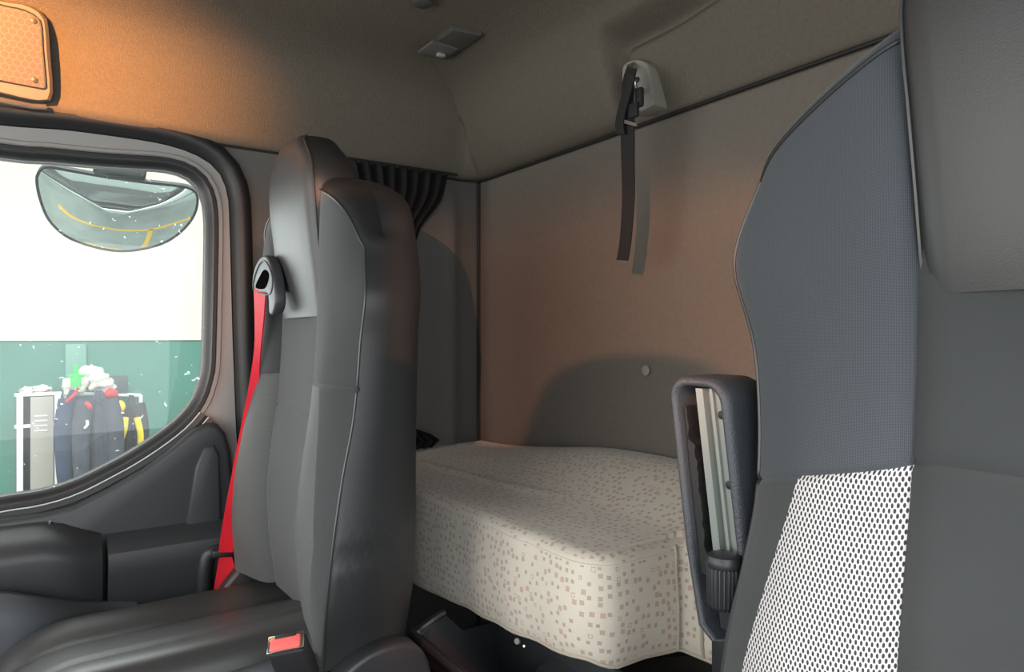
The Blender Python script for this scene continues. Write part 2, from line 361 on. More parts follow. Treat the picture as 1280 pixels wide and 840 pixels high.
obj('window_seal', ws, RUBBER, door, angle=60)
nb = [i for i in range(len(G)) if True]
lo_i = [i for i, p in enumerate(G) if p[1] < -0.02]
# the lower run of the outline, in order from the front to the rear corner
k0 = next(i for i in range(len(G)) if G[i][1] < -0.17 and G[i - 1][1] >= -0.17)
run = []; i = k0
while G[i % len(G)][1] < -0.17: run.append(i % len(G)); i += 1
def runp(d, x): o_ = offset(G, d); return [Vector((x, o_[i][0], o_[i][1])) for i in run]
bs = MB(); bs.grid([runp(0.020, XL - 0.01), runp(0.022, XL + 0.004), runp(0.036, XL + 0.008), runp(0.038, XL + 0.002), runp(0.042, XL + 0.002), runp(0.044, XL + 0.014), runp(0.058, XL + 0.018), runp(0.062, XL - 0.01)])
obj('belt_seal', bs, RUBBER, door, angle=50)
for d_, x_ in ((0.0225, 0.0065), (0.0435, 0.0165)):  # pale tubes paint the glints along the rubber lips
    bl = MB(); bl.tube(runp(d_, XL + x_), 0.0016, 6); obj('seal_glint', bl, mat('seal_glint_grey', (0.55, 0.56, 0.56), 0.3), door)
gp = MB(); gp.cap(ring_pts(G, XL - 0.040)); obj('window_glass', gp, GLASS, door, smooth=False)

# lower door card with its ledge and pocket
cp_px = [(90, 634), (135, 612), (180, 586), (215, 560), (240, 538), (258, 529), (272, 530), (282, 542), (288, 565), (291, 600)]
card = [yz(px, py, -1.77) for px, py in cp_px]
card = card + [(0.40, -0.55), (0.40, -1.0), (-0.75, -1.0), (-0.75, -0.43)] + [(-0.4, -0.425)] + [yz(px, py, -1.77) for px, py in [(0, 650), (50, 643)]]
card = [tuple(p) for p in card]
dc = MB(); dc.prism(card, 'x', -1.83, -1.765, 0.012, seg=3)
obj('door_card', dc, PLASTIC2, door, angle=35)
# armrest ledge: a swept section along y
def sweep_y(sec, ys, mi=0, shift=None):
    mb = MB(); rows = []
    for y in ys:
        dx, dz = shift(y) if shift else (0, 0); rows.append([Vector((a + dx, y, b + dz)) for a, b in sec])
    mb.grid(rows, True, mi); mb.cap(rows[0], mi, True); mb.cap(rows[-1], mi); return mb
def smooth_sec(sec, n=40): return resample(sec, n)
ledge = smooth_sec([(-1.78, -0.440), (-1.765, -0.445), (-1.72, -0.455), (-1.695, -0.462), (-1.682, -0.480), (-1.69, -0.54), (-1.705, -0.60), (-1.715, -0.68), (-1.72, -0.80), (-1.78, -0.82), (-1.785, -0.6)])
ys = [lerp(0.105, 0.395, i / 16) for i in range(17)]
obj('armrest_ledge', sweep_y(ledge, ys), PLASTIC2, door, angle=50)
fled = smooth_sec([(-1.79, -0.395), (-1.765, -0.397), (-1.70, -0.413), (-1.672, -0.425), (-1.660, -0.445), (-1.668, -0.51), (-1.70, -0.60), (-1.74, -0.615), (-1.785, -0.60)])
ys = [lerp(-0.72, 0.095, i / 24) for i in range(25)]
obj('pull_handle', sweep_y(fled, ys, 0, lambda y: (-0.030 * sst((y - 0.03) / 0.07), -0.035 * sst((y + 0.02) / 0.13))), PLASTIC2, door, angle=50)
pocket = smooth_sec([(-1.78, -0.52), (-1.70, -0.505), (-1.63, -0.482), (-1.595, -0.485), (-1.580, -0.53), (-1.58, -0.66), (-1.60, -0.85), (-1.64, -0.98), (-1.78, -1.0)])
ys = [lerp(-0.72, 0.16, i / 24) for i in range(25)]
obj('door_pocket', sweep_y(pocket, ys, 0, lambda y: (-0.10 * sst((y + 0.04) / 0.2), -0.10 * sst((y + 0.12) / 0.28))), PLASTIC3, door, angle=50, label='slate grey lower door pocket')
kb = MB(); kb.disc(onx(63, 655, -1.70), (0, 0, 1), 0.004, 0.006); obj('lock_pin', kb, PLASTIC, door)

# raised recess in the door card next to the seat
rec = MB(); rp = [yz(px, py, -1.762) for px, py in [(232, 662), (244, 585), (254, 560), (267, 556), (274, 568), (277, 662)]]
rec.prism(rp, 'x', -1.772, -1.758, 0.006, seg=3); obj('card_panel', rec, PLASTIC2, door, angle=50)

# rear wall, its corner groove and the pillar cover
rw = MB()
nx = 40
rows = []
for j in range(24):
    z = lerp(ZFL, ZS + 0.03, j / 23); rows.append([Vector((lerp(XL, XR, i / nx), YR + 0.012 * math.sin(math.pi * i / nx), z)) for i in range(nx + 1)])
rw.grid(rows); rw.box(((XL + XR) / 2, YR + 0.05, (ZFL + ZS) / 2), (XR - XL + 0.1, 0.04, ZS - ZFL + 0.06), 0)
struct(obj('wall_rear', rw, WALLF))
cg = MB(); cg.tube([Vector((XL + 0.008, YR - 0.004, z)) for z in (-1.1, 0, 0.48)], 0.006); struct(obj('trim_2', cg, RUBBER))
pc = MB()
rows = []
for j in range(30):
    z = lerp(-0.40, 0.477, j / 29); k = sst((0.477 - z) / 0.03); kk = lerp(0.25, 1, sst((0.477 - z) / 0.16)); lean = 0.03 * (0.477 - z)
    prof = [(0.56, 0.0), (0.585, 0.018), (0.66, 0.026), (0.80, 0.030), (0.92, 0.032), (0.97, 0.036), (0.985, 0.040), (1.0, 0.036), (1.015, 0.022), (1.04, 0.012), (1.075, 0.008), (1.092, 0.004)]
    rows.append([Vector((XL + 0.001 + d * kk * k + (0.0 if d < 0.001 else 0.0), y, z)) for y, d in prof])
pc.grid(rows, mi=0); struct(obj('trim_3', pc, TRIM, angle=60))

# floor, front and driver-side shell (only what closes the cab)
fl = MB(); fl.box(((XL + XR) / 2, (YF + YR) / 2, ZFL - 0.03), (XR - XL + 0.1, YR - YF + 0.1, 0.06), 0); struct(obj('floor', fl, CARPET))
wf = MB(); wf.box(((XL + XR) / 2, YF - 0.03, -0.80), (XR - XL, 0.06, 0.80), 0.01); struct(obj('wall_front', wf, PLASTIC))
wr = MB(); wr.box((XR + 0.03, 0.93, -0.30), (0.06, 0.34, 1.7), 0.01); wr.box((XR + 0.03, 0.04, 0.62), (0.06, 2.1, 0.27), 0.01); struct(obj('wall_right', wr, TRIM))

# headliner: a cove swept round the side and rear walls
path = []
for i in range(60): path.append((Vector((XL, lerp(YF, YR - 0.07, i / 59), 0)), Vector((1, 0, 0)), 0))
for i in range(1, 12):
    a = math.pi - i / 12 * math.pi / 2; path.append((Vector((XL + 0.07 + 0.07 * math.cos(a), YR - 0.07 + 0.07 * math.sin(a), 0)), Vector((-math.cos(a), -math.sin(a), 0)), i / 12))
for i in range(261): path.append((Vector((lerp(XL + 0.07, XR, i / 260), YR, 0)), Vector((0, -1, 0)), 1))
prof = [(-0.012, ZS - 0.004), (0.006, ZS - 0.008), (0.014, ZS - 0.002), (0.020, ZS + 0.012), (0.026, ZS + 0.04), (0.033, ZS + 0.08), (0.042, ZS + 0.115), (0.055, ZS + 0.15), (0.078, ZS + 0.18), (0.112, ZS + 0.207), (0.16, ZS + 0.225), (0.22, ZS + 0.235), (0.30, ZT)]
hd = MB(); rows = []
def dense(pr, k=3):
    return resample(pr, len(pr) * k, closed=False)
for d, z in dense(prof, 8):
    row = []
    for p, n, w in path:
        dd = d * lerp(1.0, 1.05, w) + 0.0
        if w == 1:   # shallow pocket around the strap hook and to its right
            r_ = 0.05; qx = (-1.128 + 0.10 * (0.60 - z)) - p.x + r_; qz = z - (0.655 + 0.02 * sst((p.x + 1.0) / 0.3)) + r_
            sd = math.hypot(max(qx, 0), max(qz, 0)) - r_ + min(max(qx, qz), 0)
            dd += sst(d / 0.035) * (0.040 * sst((sd + 0.012) / 0.024) - 0.0 * 1) - sst((d - 0.012) / 0.02) * 0.026 * math.exp(-((sd + 0.016) / 0.013) ** 2)
        elif w > 0: dd += 0.040 * sst(d / 0.035) * w
        row.append(p + n * dd + Vector((0, 0, z)))
    rows.append(row)
hd.grid(rows); struct(obj('trim_4', hd, HEAD, angle=60))
cl = MB(); cl.box(((XL + XR) / 2, (YF + YR) / 2, ZT + 0.03), (XR - XL + 0.15, YR - YF + 0.15, 0.06), 0); struct(obj('ceiling', cl, HEAD))
gr = MB(); gr.tube([p + n * 0.004 + Vector((0, 0, ZS - 0.010)) for p, n, w in path], 0.0035, 8); struct(obj('trim_5', gr, RUBBER))

# ------------------------------------------------------------------ seats
def cr_interp(keys, t):
    """keys: sorted list (t, value...) ; smooth monotone-ish interpolation"""
    if t <= keys[0][0]: return keys[0][1:]
    if t >= keys[-1][0]: return keys[-1][1:]
    for i in range(len(keys) - 1):
        if keys[i][0] <= t <= keys[i + 1][0]:
            k0, k1, k2, k3 = keys[max(i - 1, 0)], keys[i], keys[i + 1], keys[min(i + 2, len(keys) - 1)]
            u = (t - k1[0]) / (k2[0] - k1[0]); h = k2[0] - k1[0]; out = []
            for c in range(1, len(k1)):
                m1 = (k2[c] - k0[c]) / (k2[0] - k0[0]) * h if k2[0] != k0[0] else 0; m2 = (k3[c] - k1[c]) / (k3[0] - k1[0]) * h if k3[0] != k1[0] else 0
                out.append((2 * u ** 3 - 3 * u * u + 1) * k1[c] + (u ** 3 - 2 * u * u + u) * m1 + (-2 * u ** 3 + 3 * u * u) * k2[c] + (u ** 3 - u * u) * m2)
            return out

#        z      ws     ys     xp     yp     xo     yo     yr
SK = [(-0.52, 0.140, 0.392, 0.222, 0.355, 0.290, 0.350, 0.480),
      (-0.42, 0.140, 0.378, 0.228, 0.335, 0.304, 0.352, 0.490),
      (-0.32, 0.138, 0.372, 0.224, 0.332, 0.302, 0.364, 0.497),
      (-0.22, 0.136, 0.380, 0.218, 0.345, 0.294, 0.382, 0.502),
      (-0.12, 0.135, 0.394, 0.214, 0.362, 0.290, 0.402, 0.506),
      ( 0.00, 0.134, 0.402, 0.214, 0.376, 0.292, 0.412, 0.508),
      ( 0.12, 0.134, 0.404, 0.216, 0.384, 0.302, 0.416, 0.508),
      ( 0.20, 0.132, 0.406, 0.210, 0.390, 0.290, 0.420, 0.506),
      ( 0.30, 0.130, 0.412, 0.200, 0.400, 0.258, 0.430, 0.500)]
WIDE = [0.0]
UF = 10   # subdivisions between features
def seat_section(z, xm_f=0.75):
    ws_, ys_, xp, yp, xo, yo, yr = cr_interp(SK, z)
    wd = WIDE[0] * math.exp(-((z - 0.15) / 0.13) ** 2); xo += wd; xp += wd * 0.4
    feat = [(0.0, ys_ + 0.006), (ws_, ys_), (xp, yp), (xo, yo), (xo + 0.004, (yo + yr) / 2), (xo - 0.012, yr + 0.004), (xo - 0.07, yr + 0.028), (0.0, yr + 0.036)]
    pts = []
    for i in range(len(feat) - 1):
        p0 = Vector(feat[max(i - 1, 0)]) if i != 1 else Vector(feat[0]); p1 = Vector(feat[i]); p2 = Vector(feat[i + 1]); p3 = Vector(feat[min(i + 2, len(feat) - 1)])
        if i == 0: p0 = Vector((-p2.x, p2.y))
        if i == len(feat) - 2: p3 = Vector((-p1.x, p1.y))
        m1 = (p2 - p0) / 2; m2 = (p3 - p1) / 2
        if i == 0: m2 = (p2 - p1) * 1.0
        if i == 1: m1 = Vector((0.4, -0.7)).normalized() * (p2 - p1).length * 0.9
        if i == 2: m2 = Vector((0.72, 0.7)).normalized() * (p2 - p1).length
        if i == 3: m1 = Vector((0.25, 1)).normalized() * (p2 - p1).length * 0.8
        for k in range(UF):
            u = k / UF; q = p1 * (2 * u ** 3 - 3 * u * u + 1) + m1 * (u ** 3 - 2 * u * u + u) + p2 * (-2 * u ** 3 + 3 * u * u) + m2 * (u ** 3 - u * u)
            pts.append(q)
    pts.append(Vector(feat[-1]))
    return pts    # half outline, from front centre to rear centre
def make_seat(name, label, cx, dy, seam_c, seam_b, meshm, belt_label=None, tw=None, seam_tilt=0.0, zoff=0.0):
    t = thing(name, label, 'seat', (cx, 0.25 + dy, ZFL))
    NZ = []
    z = -0.52
    while z < 0.245: NZ.append(z); z += 0.016
    for s_ in (seam_c, seam_b): NZ += [s_ - 0.006, s_ - 0.003, s_, s_ + 0.003, s_ + 0.006]
    NZ = sorted(NZ); NZ = [z for i, z in enumerate(NZ) if i == 0 or z - NZ[i - 1] > 0.0012]
    nh = len(seat_section(0)); 
    def ztop(x):      # shoulder line
        ax = abs(x)
        if not WIDE[0]: return cr_interp([(0, 0.292), (0.13, 0.290), (0.18, 0.276), (0.22, 0.258), (0.245, 0.238), (0.262, 0.214), (0.278, 0.178), (0.30, 0.150)], ax)[0]
        return cr_interp([(0, 0.292), (0.13, 0.290), (0.18, 0.270), (0.25, 0.234), (0.28, 0.216), (0.30, 0.198), (0.33, 0.178)], ax)[0]
    rows = []; vv = []; uvs = []
    zb, zt0 = NZ[0], NZ[-1]
    def full(half): return [Vector((-p.x, p.y)) for p in half[::-1]][:-1] + half[:-1] if False else half + [Vector((-p.x, p.y)) for p in half[1:-1][::-1]]
    arc = None
    mb = MB(); nrow = 0
    for zi in NZ:
        half = seat_section(zi); arcs = [0.0]
        for a_, b_ in zip(half, half[1:]): arcs.append(arcs[-1] + (b_ - a_).length)
        def at_arc(s_):
            for q_ in range(len(arcs) - 1):
                if arcs[q_ + 1] >= s_: return half[q_].lerp(half[q_ + 1], (s_ - arcs[q_]) / max(1e-9, arcs[q_ + 1] - arcs[q_]))
            return half[-1]
        xlim = lerp(0.220, 0.272, min(1, max(0, (seam_b - zi) / 0.25)))
        am = next((arcs[q_] + (arcs[q_ + 1] - arcs[q_]) * (xlim - half[q_].x) / (half[q_ + 1].x - half[q_].x) for q_ in range(UF, 3 * UF) if half[q_].x <= xlim <= half[q_ + 1].x), arcs[2 * UF])
        half = half[:UF] + [at_arc(lerp(arcs[UF], am, k_ / UF)) for k_ in range(UF)] + [at_arc(lerp(am, arcs[3 * UF], k_ / UF)) for k_ in range(UF)] + half[3 * UF:]
        ua = arcs[:UF] + [lerp(arcs[UF], am, k_ / UF) for k_ in range(UF)] + [lerp(am, arcs[3 * UF], k_ / UF) for k_ in range(UF)] + arcs[3 * UF:]
        sec = full(half); n = len(sec); row = []; uvr = []
        ymid = (half[UF].y + half[-1].y) / 2
        for j, p in enumerate(sec):
            jj = j if j < nh else n - j
            zc = zi
            zt = ztop(p.x) - 0.030
            # compress heights so that every column ends at its own shoulder height
            zc = zb + (zi - zb) if zi < 0 else lerp(0, zt, (zi / zt0))
            y = p.y; x = p.x
            g = math.exp(-((zi - seam_c) / 0.0028) ** 2) * 0.0045 if jj <= UF else 0
            g2 = math.exp(-((zi - seam_b) / 0.0028) ** 2) * 0.0045 if UF <= jj <= 3 * UF else 0
            if UF <= jj <= 5 * UF: zc += seam_tilt * min(1, (jj - UF) / (2 * UF)) * math.exp(-((zi - seam_b) / 0.14) ** 2)
            if jj == UF: y += 0.006
            y += max(g, g2)
            # creases in the leather side near the bottom
            if 3 * UF < jj < 5 * UF: x += math.copysign(0.004 * math.sin((zi + 0.4) * 70 + jj) * math.exp(-((zi + 0.36) / 0.06) ** 2), x) - math.copysign(0.004 * math.exp(-((zi + 0.345) / 0.003) ** 2), x)
            row.append(Vector((cx + x, y + dy, zc))); uvr.append((ua[jj], zc))
        rows.append(row); uvs.append(uvr)
    last = rows[-1]; n = len(last)
    half = seat_section(NZ[-1])
    for f, hz in ((0.06, 0.010), (0.16, 0.018), (0.32, 0.024), (0.62, 0.029), (1.0, 0.030)):
        row = []
        for j, p in enumerate(last):
            lx = p.x - cx; ym = 0.462 + dy; xs = 1 - 0.06 * f
            row.append(Vector((cx + lx * xs, lerp(p.y, ym, f), p.z + hz)))
        rows.append(row); uvs.append(uvs[-1])
    allz = NZ + [0.25] * 5
    def mf(i, j):
        jj = j if j < nh - 1 else n - 1 - j
        if i >= len(NZ) - 1: return 1 if tw and 0 < jj < 3 * UF and i < len(NZ) + 1 else 3
        zz = (allz[i] + allz[i + 1]) / 2
        if jj < UF: return 0 if zz < seam_c else 4
        if jj < 3 * UF:
            if zz > seam_b: return 1
            return 2 if jj < 2 * UF else 0
        return 3
    mb.grid(rows, True, 0, True, mf)
    o = 0
    for r, row in enumerate(rows):
        for j in range(n): mb.uv[o] = uvs[r][j]; o += 1
    mb.cap(rows[0], 3)
    # avoid doubles-merge trouble with UVs: keep per-vertex uv
    obj('backrest', mb, [FABRIC, tw or FABRIC, meshm, LEATHER, FABRIC], t, angle=65)
    # piping along the outer front edge and at the centre seams
    for sgn in (-1, 1):
        pts = []; 
        for i, row in enumerate(rows[:-1]):
            j = 3 * UF if sgn > 0 else n - 3 * UF
            pts.append(row[j] + Vector((sgn * 0.000, -0.001, 0)))
        er = rows[len(NZ) - 1]; js = range(3 * UF - 1, UF, -1)
        pts = pts[:len(NZ)] + [er[j if sgn > 0 else n - j] + Vector((0, -0.001, 0.001)) for j in js]
        pm = MB(); pm.tube(pts, 0.0022, 6); obj('piping', pm, PIPING, t)
    # headrest: the narrower leather column rising between the shoulders
    HK = [(0.020, 0.128, 0.402, 0.470), (0.06, 0.130, 0.395, 0.475), (0.12, 0.131, 0.387, 0.490), (0.20, 0.133, 0.377, 0.500), (0.25, 0.135, 0.372, 0.497), (0.29, 0.134, 0.370, 0.480), (0.32, 0.122, 0.370, 0.472), (0.345, 0.098, 0.370, 0.466), (0.362, 0.074, 0.374, 0.464)]
    hr = MB(); rws = []
    zs = [lerp(seam_c * 0 + 0.036 + zoff, 0.362, i / 40) for i in range(41)]
    def hsec(w, yf, yr, k=1.0):
        pts = []
        prof = [(0, yf), (w * 0.45, yf + 0.0005), (w * 0.8, yf + 0.004), (w * 0.94, yf + 0.008), (w, yf + 0.016), (w + 0.006, yf + 0.032), (w + 0.008, (yf + yr) / 2), (w + 0.004, yr - 0.022), (w - 0.012, yr - 0.006), (w * 0.7, yr), (0, yr + 0.001)]
        full_ = prof + [(-a, b) for a, b in prof[1:-1][::-1]]
        return full_
    for z in zs:
        w, yf, yr = cr_interp(HK, z); rws.append([Vector((cx + a, b + dy, z)) for a, b in hsec(w, yf, yr)])
    w, yf, yr = cr_interp(HK, 0.362)
    for f, hz in ((0.07, 0.006), (0.18, 0.012), (0.4, 0.017), (0.7, 0.020), (0.999, 0.021)):
        rws.append([Vector((cx + a * (1 - f * 0.99), lerp(b, 0.43, f) + dy, 0.362 + hz)) for a, b in hsec(w, yf, yr)])
    nseg = len(rws[0])
    hr.grid(rws, True, 0, True, lambda i, j: 0 if (j < 4 or j >= nseg - 4) and i < 42 else 1); hr.cap(rws[0])
    obj('headrest', hr, [LEATHER2, LEATHER], t, angle=60)
    for sgn in (-1, 1):
        j = 4 if sgn > 0 else nseg - 4
        pm = MB(); pm.tube([r[j] + Vector((sgn * 0.001, -0.001, 0)) for r in rws[:43]], 0.0022, 6); obj('headrest_piping', pm, PIPING, t)
    # cushion, lofted front to back
    cu = MB(); rws = []
    sec = [(-0.270, -0.70), (-0.278, -0.64), (-0.272, -0.59), (-0.255, -0.555), (-0.22, -0.538), (-0.17, -0.542), (-0.130, -0.556), (-0.118, -0.552), (-0.06, -0.530), (0.0, -0.512), (0.06, -0.497), (0.118, -0.484), (0.130, -0.485), (0.18, -0.467), (0.230, -0.457), (0.258, -0.466), (0.270, -0.492), (0.272, -0.55), (0.270, -0.70)]
    sec = resample(sec, 60, closed=False)
    for i in range(31):
        u = i / 30; y = lerp(-0.115, 0.44, u); e = 1 - (1 - min(1, u / 0.30)) ** 2.2
        e = math.sqrt(max(e, 0)); sx = lerp(0.80, 1.0, e)
        rws.append([Vector((cx + a * sx, y + dy, lerp(-0.70, b, lerp(0.10, 1.0, e)) - 0.02 * (1 - u) * 0 + 0.0)) for a, b in sec])
    cu.grid(rws, False, 0); cu.cap(rws[0]); cu.cap(rws[-1], 0, True); cu.add([rws[0][0], rws[-1][0], rws[-1][-1], rws[0][-1]], [[0, 1, 2, 3]])
    obj('cushion', cu, LEATHER2 if not tw else FABRIC, t, angle=50)
    # plastic skirt, recliner covers and pedestal
    sk = MB(); sk.box((cx, 0.17 + dy, -0.72), (0.53, 0.56, 0.08), 0.02, seg=3); obj('seat_frame', sk, PLASTIC3, t, label='slate plastic tray under the cushion')
    for sgn in (-1, 1):
        zt_ = -0.492 if sgn > 0 else -0.60
        sp = MB(); sp.prism([(a + dy, b) for a, b in resample([(-0.09, zt_ - 0.13), (-0.08, zt_ - 0.05), (-0.03, zt_ - 0.012), (0.08, zt_), (0.20, zt_), (0.31, zt_ + 0.004), (0.34, zt_ - 0.02), (0.34, -0.76), (-0.06, -0.76)], 50)], 'x', cx + sgn * 0.262, cx + sgn * 0.296, 0.010, seg=3); obj('side_skirt', sp, PLASTIC3, t, angle=50)
    for sgn in (-1, 1):
        rc = MB(); prf = [(0.28, -0.70), (0.30, -0.60), (0.345, -0.535), (0.39, -0.500), (0.44, -0.488), (0.485, -0.495), (0.515, -0.53), (0.525, -0.60), (0.52, -0.72), (0.40, -0.78)]
        prf = resample(prf, 40); prf = [(a + dy, b) for a, b in prf]
        rc.prism(prf, 'x', cx + sgn * 0.288, cx + sgn * 0.330, 0.010, seg=3); obj('recliner_cover', rc, PLASTIC, t, angle=50)
    pd = MB(); pd.box((cx, 0.22 + dy, -0.95), (0.42, 0.40, 0.40), 0.03, seg=3); obj('pedestal', pd, PLASTIC, t)
    return t
PCX, DCX, DDY = -1.325, -0.157, 0.218
make_seat('cab_seat', 'dark passenger seat beside the side window, its headrest catching warm light', PCX, 0.0, -0.142, -0.078, MESHG, seam_tilt=-0.008)
WIDE[0] = 0.030
make_seat('cab_seat', "nearest seat at right with white honeycomb mesh fabric panel on its side bolster", DCX, DDY, -0.108, -0.112, MESHW, tw=TWILL, seam_tilt=-0.040)

# buckle at the inboard side of the passenger seat
bk = thing('seat_belt_buckle', 'black seat belt buckle with red release button beside the passenger cushion', 'seat belt buckle', (-0.985, 0.27, -0.62))
from mathutils import Matrix
top = ony(358, 804, 0.262)
zl = Vector((0.42, -0.36, 0.83)).normalized(); xl = (RGT * 0.85 + Vector((0, 0, 0.30))); xl = (xl - zl * xl.dot(zl)).normalized(); yl = zl.cross(xl)
R = Matrix((xl, yl, zl)).transposed().to_4x4()
b1 = MB(); b1.box(top + (R @ Vector((0, 0, -0.045))), (0.050, 0.028, 0.09), 0.006, mat=R, seg=3); b1.tube([top + (R @ Vector((0, 0, -0.08))), top + (R @ Vector((0, 0, -0.14))), Vector((top.x, top.y + 0.03, -0.64))], 0.010)
obj('buckle_body', b1, PLASTIC, bk)
b2 = MB(); b2.box(top + (R @ Vector((0, -0.001, 0.002))), (0.0475, 0.0255, 0.006), 0.002, mat=R); obj('buckle_rim', b2, CHROME, bk)
b3 = MB(); b3.box(top + (R @ Vector((0, -0.003, 0.005))), (0.040, 0.019, 0.006), 0.003, mat=R); obj('release_button', b3, REDP, bk, label='red release button')
b4 = MB(); b4.box(top + (R @ Vector((0, 0.006, 0.0065))), (0.028, 0.006, 0.004), 0.001, mat=R); obj('tongue_slot', b4, PLASTIC, bk)

# seat belt of the passenger seat: guide, webbing, clip
sb = thing('seat_belt', 'red seat belt hanging from black guide between the side window and the passenger seat', 'seat belt', (-1.66, 0.42, 0.12))
gd = MB(); gpx = [(315, 358), (317, 338), (323, 324), (331, 319), (337, 328), (342, 350), (344, 376), (341, 390), (336, 392), (334, 368), (322, 366)]
GY = 0.362
gpp = resample([(ony(a, b, GY).x, ony(a, b, GY).z) for a, b in gpx], 44); gd.prism(gpp, 'y', GY, GY + 0.022, 0.005, seg=3); obj('belt_guide', gd, PLASTIC2, sb, angle=50)
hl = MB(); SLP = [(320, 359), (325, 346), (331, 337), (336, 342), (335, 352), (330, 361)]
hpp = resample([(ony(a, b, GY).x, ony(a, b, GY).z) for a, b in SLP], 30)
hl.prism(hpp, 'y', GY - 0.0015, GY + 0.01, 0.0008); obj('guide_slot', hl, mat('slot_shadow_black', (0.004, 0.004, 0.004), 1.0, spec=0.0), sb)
hr_ = MB(); hr_.tube([Vector((p[0], GY - 0.001, p[1])) for p in resample([(ony(a, b, GY).x, ony(a, b, GY).z) for a, b in [(317, 361), (319, 345), (325, 330), (331, 326), (337, 334), (341, 348), (339, 366), (329, 368)]], 40)], 0.0012, 6, closed=True); obj('guide_rim', hr_, PLASTIC3, sb)
def ribbon(L, Rr, th=0.0014, nrm=None):
    mb = MB(); a = [Vector(p) for p in L]; b = [Vector(p) for p in Rr]; rows = []
    for i in range(len(a)):
        t = (a[min(i + 1, len(a) - 1)] - a[max(i - 1, 0)]); w = b[i] - a[i]; n = t.cross(w)
        n = n.normalized() * th if n.length > 1e-9 else Vector((0, th, 0))
        rows.append([a[i] + n, b[i] + n, b[i] - n, a[i] - n])
    mb.grid(rows, True); mb.cap(rows[0], 0, True); mb.cap(rows[-1]); return mb
def smooth_line(pts, n=30):
    r = []; P = [Vector(p) for p in pts]; keys = [(i, *P[i]) for i in range(len(P))]
    return [Vector(cr_interp(keys, i * (len(P) - 1) / (n - 1))) for i in range(n)]
Ls = [onx(px, py, x) for px, py, x in [(318, 362, -1.50), (319, 400, -1.49), (318, 440, -1.50), (308, 500, -1.535), (294, 570, -1.58), (281, 640, -1.60), (273, 690, -1.61)]]
Rs = [onx(px, py, x) for px, py, x in [(333, 360, -1.43), (330, 400, -1.45), (326, 440, -1.48), (322, 500, -1.52), (309, 570, -1.57), (295, 640, -1.60), (291, 690, -1.61)]]
obj('shoulder_webbing', ribbon(smooth_line(Ls), smooth_line(Rs)), RED, sb)
Ls = [onx(px, py, -1.65) for px, py in [(274, 696), (270, 720), (266, 745), (264, 765)]]
Rs = [onx(px, py, -1.645) for px, py in [(290, 696), (297, 722), (301, 748), (303, 770)]]
obj('lap_webbing', ribbon(smooth_line(Ls, 12), smooth_line(Rs, 12)), RED, sb)
lb = MB(); lb.box(onx(283, 738, -1.640), (0.003, 0.045, 0.026), 0.001); obj('webbing_label', lb, mat('belt_stitch_patch', (0.30, 0.02, 0.02), 0.8), sb)
cpz = onx(279, 690, -1.645); cm = MB(); cm.box(cpz, (0.022, 0.050, 0.018), 0.005, seg=3); obj('belt_clip', cm, PLASTIC, sb)
ar = MB(); ar.tube(smooth_line([onx(278, 690, -1.68), onx(262, 692, -1.69), onx(256, 710, -1.69), onx(255, 740, -1.69), onx(256, 775, -1.69)], 16), 0.018, 10); obj('belt_stalk', ar, PLASTIC, sb)

# ------------------------------------------------------------------ raised armrest of the nearer seat
arm = thing('armrest', 'raised grey armrest with open underside showing a metal rail beside the nearest seat', 'armrest', (-0.53, 0.66, -0.34))
AT, AB = -0.046, -0.335      # top and bottom heights
def apos(z, x, y):            # the armrest leans: top forward, bottom further back and inboard
    k = (AT - z) / (AT - AB); return Vector((x + 0.030 * k, y + 0.012 * k, z))
def arm_outline(inset, n=56):
    w0, w1 = -0.566 + inset, -0.480 - inset; t = AT - inset; b = AB + inset * 0.5; r = 0.026 - inset * 0.6
    pts = []
    for (cx_, cz_, a0) in ((w0 + r, t - r, 180), (w1 - r, t - r, 90)):
        for k in range(7): a = math.radians(a0 - k * 15); pts.append((cx_ + r * math.cos(a), cz_ + r * math.sin(a)))
    pts += [(w1, lerp(t - r, b, 0.33)), (w1, lerp(t - r, b, 0.66)), (w1 - 0.006, b + 0.01), (w1 - 0.022, b - 0.004), (w0 + 0.022, b - 0.012), (w0 + 0.006, b), (w0, lerp(t - r, b, 0.66)), (w0, lerp(t - r, b, 0.33))]
    return pts
YA0, YA1 = 0.606, 0.70
o0 = arm_outline(0.011); 
def ringp(o, y): return [apos(z, x, y) for x, z in o]
sh = MB(); rows = [ringp(arm_outline(0.0115), YA0 + 0.040), ringp(arm_outline(0.0115), YA0 + 0.006), ringp(arm_outline(0.0095), YA0 + 0.001), ringp(arm_outline(0.006), YA0), ringp(arm_outline(0.002), YA0 + 0.003), ringp(arm_outline(0.0), YA0 + 0.010), ringp(arm_outline(0.0), lerp(YA0, YA1, 0.7)), ringp(arm_outline(0.006), YA1 - 0.008), ringp(arm_outline(0.020), YA1)]
sh.grid(rows, True); sh.cap(rows[-1]); obj('armrest_shell', sh, ARMSKIN, arm, angle=60)
bkp = MB(); bkp.cap(ringp(arm_outline(0.0112), YA0 + 0.038)); obj('armrest_liner', bkp, ARMSKIN, arm, smooth=False)
rl = MB()
def slant_box(mb, x0, x1, y0, y1, zt, zb_, mi=0):
    vs = [apos(z, x, y) for z in (zb_, zt) for (x, y) in ((x0, y0), (x1, y0), (x1, y1), (x0, y1))]
    mb.add(vs, [[0, 3, 2, 1], [4, 5, 6, 7], [0, 1, 5, 4], [1, 2, 6, 5], [2, 3, 7, 6], [3, 0, 4, 7]], mi, True)
slant_box(rl, -0.529, -0.519, YA0 + 0.008, YA0 + 0.036, AT - 0.014, -0.262)
slant_box(rl, -0.519, -0.511, YA0 + 0.018, YA0 + 0.036, AT - 0.014, -0.262)
slant_box(rl, -0.511, -0.507, YA0 + 0.010, YA0 + 0.036, AT - 0.014, -0.262)
